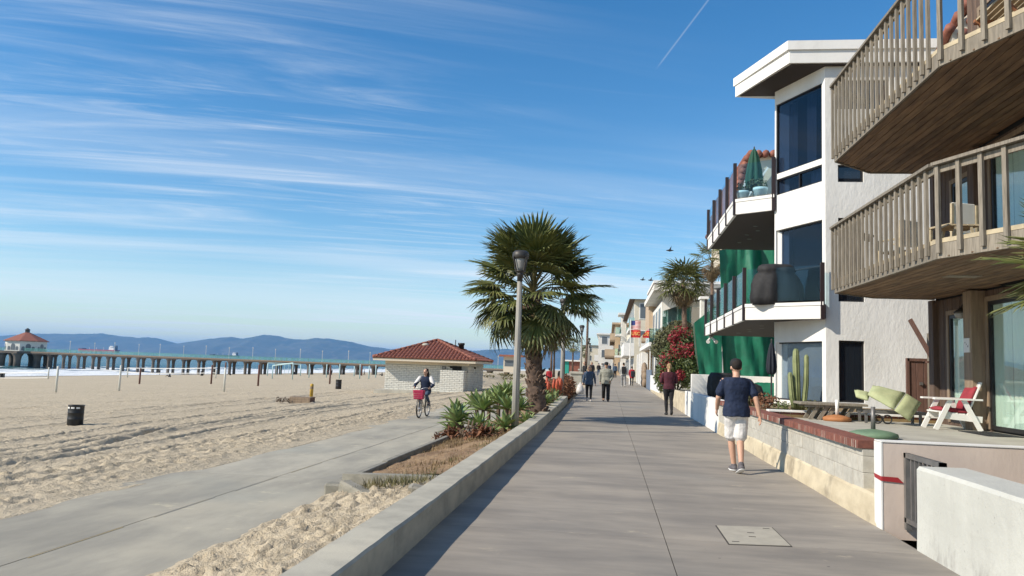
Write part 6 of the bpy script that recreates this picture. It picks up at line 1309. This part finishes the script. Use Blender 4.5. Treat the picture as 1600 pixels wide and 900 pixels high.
# man walking away
person('man in navy tee, white shorts and black cap walking away', (2.2,13.9,.0), R(6), 1.90,
    dict(hipL=(-.09,0,.92),kneeL=(-.05,.12,.51),ankL=(.0,.12,.09),toeL=(.0,.30,.035),hipR=(.09,0,.92),kneeR=(.06,-.02,.50),ankR=(.0,-.30,.15),toeR=(-.01,-.17,.035),shL=(-.2,0,1.41),elL=(-.27,.05,1.14),wrL=(-.25,.22,.95),shR=(.2,0,1.41),elR=(.285,-.1,1.14),wrR=(.33,-.12,.89),lean=.03),
    ('cloth_navy','tee',.86),('cloth_white','shorts'),'shoe_grey',('hair_dark','short'),'skin_fair','cloth_black',.0095,bulk=1.04,wrinkle=.02)
person('woman in burgundy top and black leggings walking away', (2.33,30.6,.0), R(4), 1.96,
    dict(kneeL=(-.08,.05,.50),ankL=(-.07,.02,.09),toeL=(-.08,.2,.035),kneeR=(.08,-.02,.50),ankR=(.07,-.22,.15),toeR=(.08,-.08,.04),elL=(-.26,.03,1.13),wrL=(-.16,.2,1.1),elR=(.26,.02,1.13),wrR=(.17,.22,1.08)),
    ('cloth_burgundy','long',.88),('cloth_black','skinny'),'shoe_black',('hair_blond','pony'),'skin_fair',None,.012,bulk=.95)
cw = person('blond woman in blue jacket carrying a white shopping bag', (-.9,38.8,.07), R(178), 1.74,
    dict(elL=(-.27,-.05,1.13),wrL=(-.3,-.05,.88),elR=(.27,.05,1.13),wrR=(.3,.12,.9)), ('cloth_bluejacket','long',.82),('cloth_black','skinny'),'shoe_white',('hair_blond','long'),'skin_fair',None,.012,bulk=1.02,shades=True)
sb_ = MB(); sb_.loft([[(-1.33+dx*k,38.72+dy*k,z) for dx, dy in ((-.17,-.08),(.17,-.08),(.17,.08),(-.17,.08))] for z, k in ((.42,1),(.6,1.12),(.82,.75),(.98,.12))]); tag(sb_.build('shopping_bag','cloth_white',None,True),'white plastic shopping bag hanging from the blond woman\'s hand','bag')
person('man in loose grey green jacket, dark trousers and dark cap walking towards the camera', (-.08,39.5,.07), R(181), 1.94,
    dict(elL=(-.28,-.02,1.13),wrL=(-.2,.14,.93),elR=(.28,0,1.13),wrR=(.27,.06,.87)), ('cloth_greygreen','hood',.78),('cloth_black','loose'),'shoe_black',('hair_dark','short'),'skin_tan','cloth_black',.012,bulk=1.15)
person('walker in grey sweatshirt with black backpack, left of a pair', (1.3,66.2,.29), R(2), 1.98,None,('cloth_greylight','hood',.85),('cloth_grey','loose'),'shoe_white',('hair_dark','short'),'skin_tan',None,.02)
bp = MB(); bp.bev(1.12,65.88,1.35,1.48,66.08,1.95,.06); tag(bp.build('backpack','cloth_black'),'black backpack on the grey sweatshirt walker','backpack')
person('walker in red coat with dark bag, right of a pair', (2.1,70.0,.32), R(-5), 1.68,None,('cloth_red','long',.7),('cloth_black','skinny'),'shoe_black',('hair_brown','short'),'skin_tan',None,.02)
bp = MB(); bp.bev(2.0,69.65,1.1,2.38,69.85,1.6,.06); tag(bp.build('backpack','canvas_navy'),'dark backpack on the red coat walker','backpack')
person('woman in black jacket and jeans standing by the concrete pillar', (-1.95,66,.29), R(120), 1.95,dict(kneeR=(.1,.05,.5),ankR=(.1,.0,.09),toeR=(.1,.18,.035),kneeL=(-.1,.03,.5),ankL=(-.1,0,.09),toeL=(-.1,.18,.035)),('cloth_black','long',.9),('cloth_denim','skinny'),'shoe_black',('hair_brown','long'),'skin_fair',None,.02)
person('walker all in black beyond the blond woman', (-1.75,86,.45), R(182), 1.95,None,('cloth_black','long',.85),('cloth_black','loose'),'shoe_black',('hair_dark','short'),'skin_tan',None,.024)
far_cols = ['cloth_black','cloth_grey','cloth_denim','cloth_greylight','cloth_burgundy','cloth_navy','cloth_white','cloth_black','cloth_red']
for k, (x, y) in enumerate(((-.9,118),(.1,112),(1.2,104),(-.2,138),(-2.0,150),(.9,128),(-1.6,165),(2.0,92),(-2.4,178))):
    person('distant walker in %s, %s'%(['black','grey','denim blue','light grey','burgundy','navy','white','black and grey','red'][k],['left of the middle of the far walk','just behind the grey green jacket man','on the right of the far walk','in the midst of the far crowd','at the left of the far crowd','centre right of the far crowd','among the farthest','near the right hand gateway','the farthest of all'][k]),
        (x+bend(y)*.9,y,gz(y)), R(175 if k % 2 else 5), 1.85,None,(far_cols[k],'long',.85),('cloth_black' if k % 3 else 'cloth_denim','loose'),'shoe_black',('hair_dark','short'),'skin_tan',None,.03,group='distant walkers')
# people far out on the beach
for k, (x, y, lab) in enumerate(((-149,246.9,'tiny figure standing at the surf under the pier'),(-90.4,245.9,'figure in red standing under the pier, left of a pair'),(-89.1,246.4,'figure in dark clothes under the pier, right of a pair'),(-79.2,249.7,'figure walking near the pier foot, left of a pair'),(-77.6,250.0,'figure walking near the pier foot, right of a pair'))):
    person(lab,(x,y,sandz(x)),R(90*k),1.85,None,(['cloth_black','cloth_red','cloth_black','cloth_white','cloth_red'][k],'long',.85),('cloth_black','loose'),'shoe_black',('hair_dark','short'),'skin_tan',None,.035,group='figures far out on the beach')
sit = dict(hipL=(-.1,0,.12),hipR=(.1,0,.12),kneeL=(-.12,.38,.38),kneeR=(.12,.38,.38),ankL=(-.12,.6,.07),ankR=(.12,.6,.07),toeL=(-.12,.75,.04),toeR=(.12,.75,.04))
for k, (x, y, lab) in enumerate(((-103.5,175.8,'pair of lumps like a person sitting on the sand before the net'),(-119,236.9,'person sitting on the sand near the waterline'),(-66.3,226.1,'person sitting on the sand left of the restroom'))):
    ps = MB(); z = sandz(x); ps.ell((x,y,z+.15),(.3,.5,.2)); limb(ps,[(x,y,z+.1),(x,y+.05,z+.4),(x,y+.05,z+.66)],[.22,.2,.16],.8); ps.ell((x,y+.05,z+.86),(.11,.12,.14)); limb(ps,[(x-.1,y,z+.15),(x-.5,y-.2,z+.4),(x-.85,y-.2,z+.08)],[.12,.1,.07]); o_ = link('person',remesh(ps,.04,(x,y,z),'sitter',2),'cloth_black',None,(x,y,z)); tag(o_,['dark clad person sitting on the sand before the wide net','dark clad person sitting near the waterline','dark clad person sitting on the sand left of the restroom'][k],'person','figures far out on the beach')
# ---- cyclist on a beach cruiser
mat('bike_frame',(.45,.42,.36),None,.4,metal=.3); mat('basket_pink',(.55,.03,.10),(.45,.03,.09),.7,20); mat('rim_metal',(.5,.5,.5),None,.35,metal=.7)
BO = (-6.75,28.6,-.35); bk = thing('bicycle','beach cruiser bicycle with pink front basket on the bike path','bicycle',BO); bk.rotation_euler = (0,0,R(177)); bk.scale = (1.02,)*3; OFF[bk.name] = (0,0,0)
def torus(c, R_, r_, n=30, m=8): 
    mb = MB(); vs = []; fs = []
    for i in range(n):
        a = 2*math.pi*i/n
        for j in range(m): b = 2*math.pi*j/m; vs.append((c[0]+r_*math.sin(b),c[1]+(R_+r_*math.cos(b))*math.cos(a),c[2]+(R_+r_*math.cos(b))*math.sin(a)))
    for i in range(n):
        for j in range(m): fs.append((i*m+j,i*m+(j+1)%m,((i+1)%n)*m+(j+1)%m,((i+1)%n)*m+j))
    mb.add(vs,fs); return mb
for wy in (.52,-.52):
    wb = torus((0,wy,.34),.315,.026); wo_ = wb.build('wheel','plastic_black',bk,True); torus((0,wy,.34),.285,.013).build('rim','rim_metal',wo_,True)
    sp = MB()
    for k in range(18): a = 2*math.pi*k/18; sp.tube([(0,wy,.34),(0,wy+.28*math.cos(a),.34+.28*math.sin(a))],.003,3)
    sp.build('spokes','rim_metal',wo_); hb2 = MB(); hb2.tube([(-.05,wy,.34),(.05,wy,.34)],.025,8); hb2.build('hub','rim_metal',wo_)
fr = MB(); 
for a, b, r_ in (((0,-.12,.32),(0,.36,.78),.018),((0,-.12,.32),(0,-.24,.80),.016),((0,-.22,.70),(0,.34,.72),.016),((0,-.12,.32),(.05,-.52,.34),.012),((0,-.12,.32),(-.05,-.52,.34),.012),((0,-.22,.70),(.05,-.52,.34),.011),((0,-.22,.70),(-.05,-.52,.34),.011),((0,.33,.70),(0,.40,.92),.018),((.05,.40,.66),(.05,.52,.34),.013),((-.05,.40,.66),(-.05,.52,.34),.013),((-.05,.40,.66),(.05,.40,.66),.015)): fr.tube([a,b],r_,8)
fr.build('frame','bike_frame',bk,True)
hbm = MB(); hbm.tube([(0,.38,.9),(0,.40,1.02),(-.15,.40,1.08),(-.28,.28,1.06),(-.30,.12,1.03)],.012,7); hbm.tube([(0,.40,1.02),(.15,.40,1.08),(.28,.28,1.06),(.30,.12,1.03)],.012,7); hbm.build('handlebar','rim_metal',bk,True)
sd_ = MB(); sd_.ell((0,-.27,.85),(.10,.14,.045)); sd_.build('saddle','plastic_black',bk,True)
bsk = MB()
for z, e in ((.70,0),(.77,.008),(.84,.016),(.91,.024),(.965,.03)): 
    for a, b in (((-.15-e,.48),(.15+e,.48)),((-.15-e,.72+e),(.15+e,.72+e)),((-.15-e,.48),(-.15-e,.72+e)),((.15+e,.48),(.15+e,.72+e))): bsk.obox((*a,z),(*b,z),.012,.05)
for k in range(9): x = -.16+.04*k; bsk.obox((x*.92,.735,.69),(x,.76,.98),.02,.01)
bsk.box(-.15,.48,.68,.15,.72,.695); bsk.build('basket','basket_pink',bk)
cr = MB(); cr.tube([(.06,-.12,.32),(.09,.02,.22)],.011,6); cr.tube([(-.06,-.12,.32),(-.09,-.26,.42)],.011,6); cr.tube([(-.06,-.12,.32),(.06,-.12,.32)],.016,8); cr.build('crank','rim_metal',bk)
for sx, c in ((.14,(.14,.02,.22)),(-.14,(-.14,-.26,.42))): m_ = MB(); m_.box(c[0]-.05,c[1]-.04,c[2]-.012,c[0]+.05,c[1]+.04,c[2]+.012); m_.build('pedal','plastic_black',bk)
fd = MB(); fd.loft([[(x,.52+.37*math.cos(a),.34+.37*math.sin(a)) for x in (-.03,.03)] for a in [R(20+20*k) for k in range(7)]],False); fd.build('fender','bike_frame',bk)
cyc = person('dark haired cyclist in navy and white jacket riding the pink basket bicycle', BO, R(177), 1.785,
    dict(hipL=(-.10,-.24,.92),kneeL=(-.13,.12,.80),ankL=(-.14,-.22,.54),toeL=(-.14,-.08,.45),hipR=(.10,-.24,.92),kneeR=(.13,.10,.62),ankR=(.14,-.02,.32),toeR=(.14,.13,.26),shL=(-.19,-.19,1.42),elL=(-.33,-.05,1.17),wrL=(-.29,.10,1.05),shR=(.19,-.19,1.42),elR=(.33,-.05,1.17),wrR=(.29,.10,1.05),handL=(0,1,-.2),handR=(0,1,-.2),head=(0,-.12,1.64),look=(.6,1,0),torso_shift=Vector((0,-.2,0)),lean=.12) if 0 else
    dict(hipL=(-.10,-.24,.92),kneeL=(-.13,.12,.80),ankL=(-.14,-.22,.54),toeL=(-.14,-.08,.45),hipR=(.10,-.24,.92),kneeR=(.13,.10,.62),ankR=(.14,-.02,.32),toeR=(.14,.13,.26),shL=(-.19,.02,1.41),elL=(-.34,.14,1.16),wrL=(-.29,.30,1.08),shR=(.19,.02,1.41),elR=(.34,.14,1.16),wrR=(.29,.30,1.08),handL=(0,1,-.25),handR=(0,1,-.25),head=(0,.02,1.63),look=(.45,1,-.05),torso_shift=Vector((0,-.22,0)),lean=.14),
    ('cloth_navy','long',.92),('cloth_denim','skinny'),'shoe_grey',('hair_dark','long'),'skin_fair',None,.012,bulk=1.02)
slv = MB()
for q in (-1,1): limb(slv,[(q*.2,-.14,1.42),(q*.27,-.07,1.30),(q*.335,-.02,1.19)],[.084,.08,.072])
link('white_sleeves',remesh(slv,.014,(0,0,0),'sleeve',2),'cloth_white',cyc)
person('far cyclist in red jacket seen past the palm trunk', (-5.2,70,-.1), R(2), 1.7,dict(hipL=(-.1,-.1,.95),kneeL=(-.13,.2,.75)),('cloth_red','long',.9),('cloth_black','loose'),'shoe_black',('hair_dark','short'),'skin_tan',None,.025)
person('far walker in dark top next to the far red cyclist', (-4.4,74,-.1), R(2), 1.75,None,('cloth_black','long',.9),('cloth_black','loose'),'shoe_black',('hair_dark','short'),'skin_tan',None,.025)

bpy.data.scenes.remove(TS)
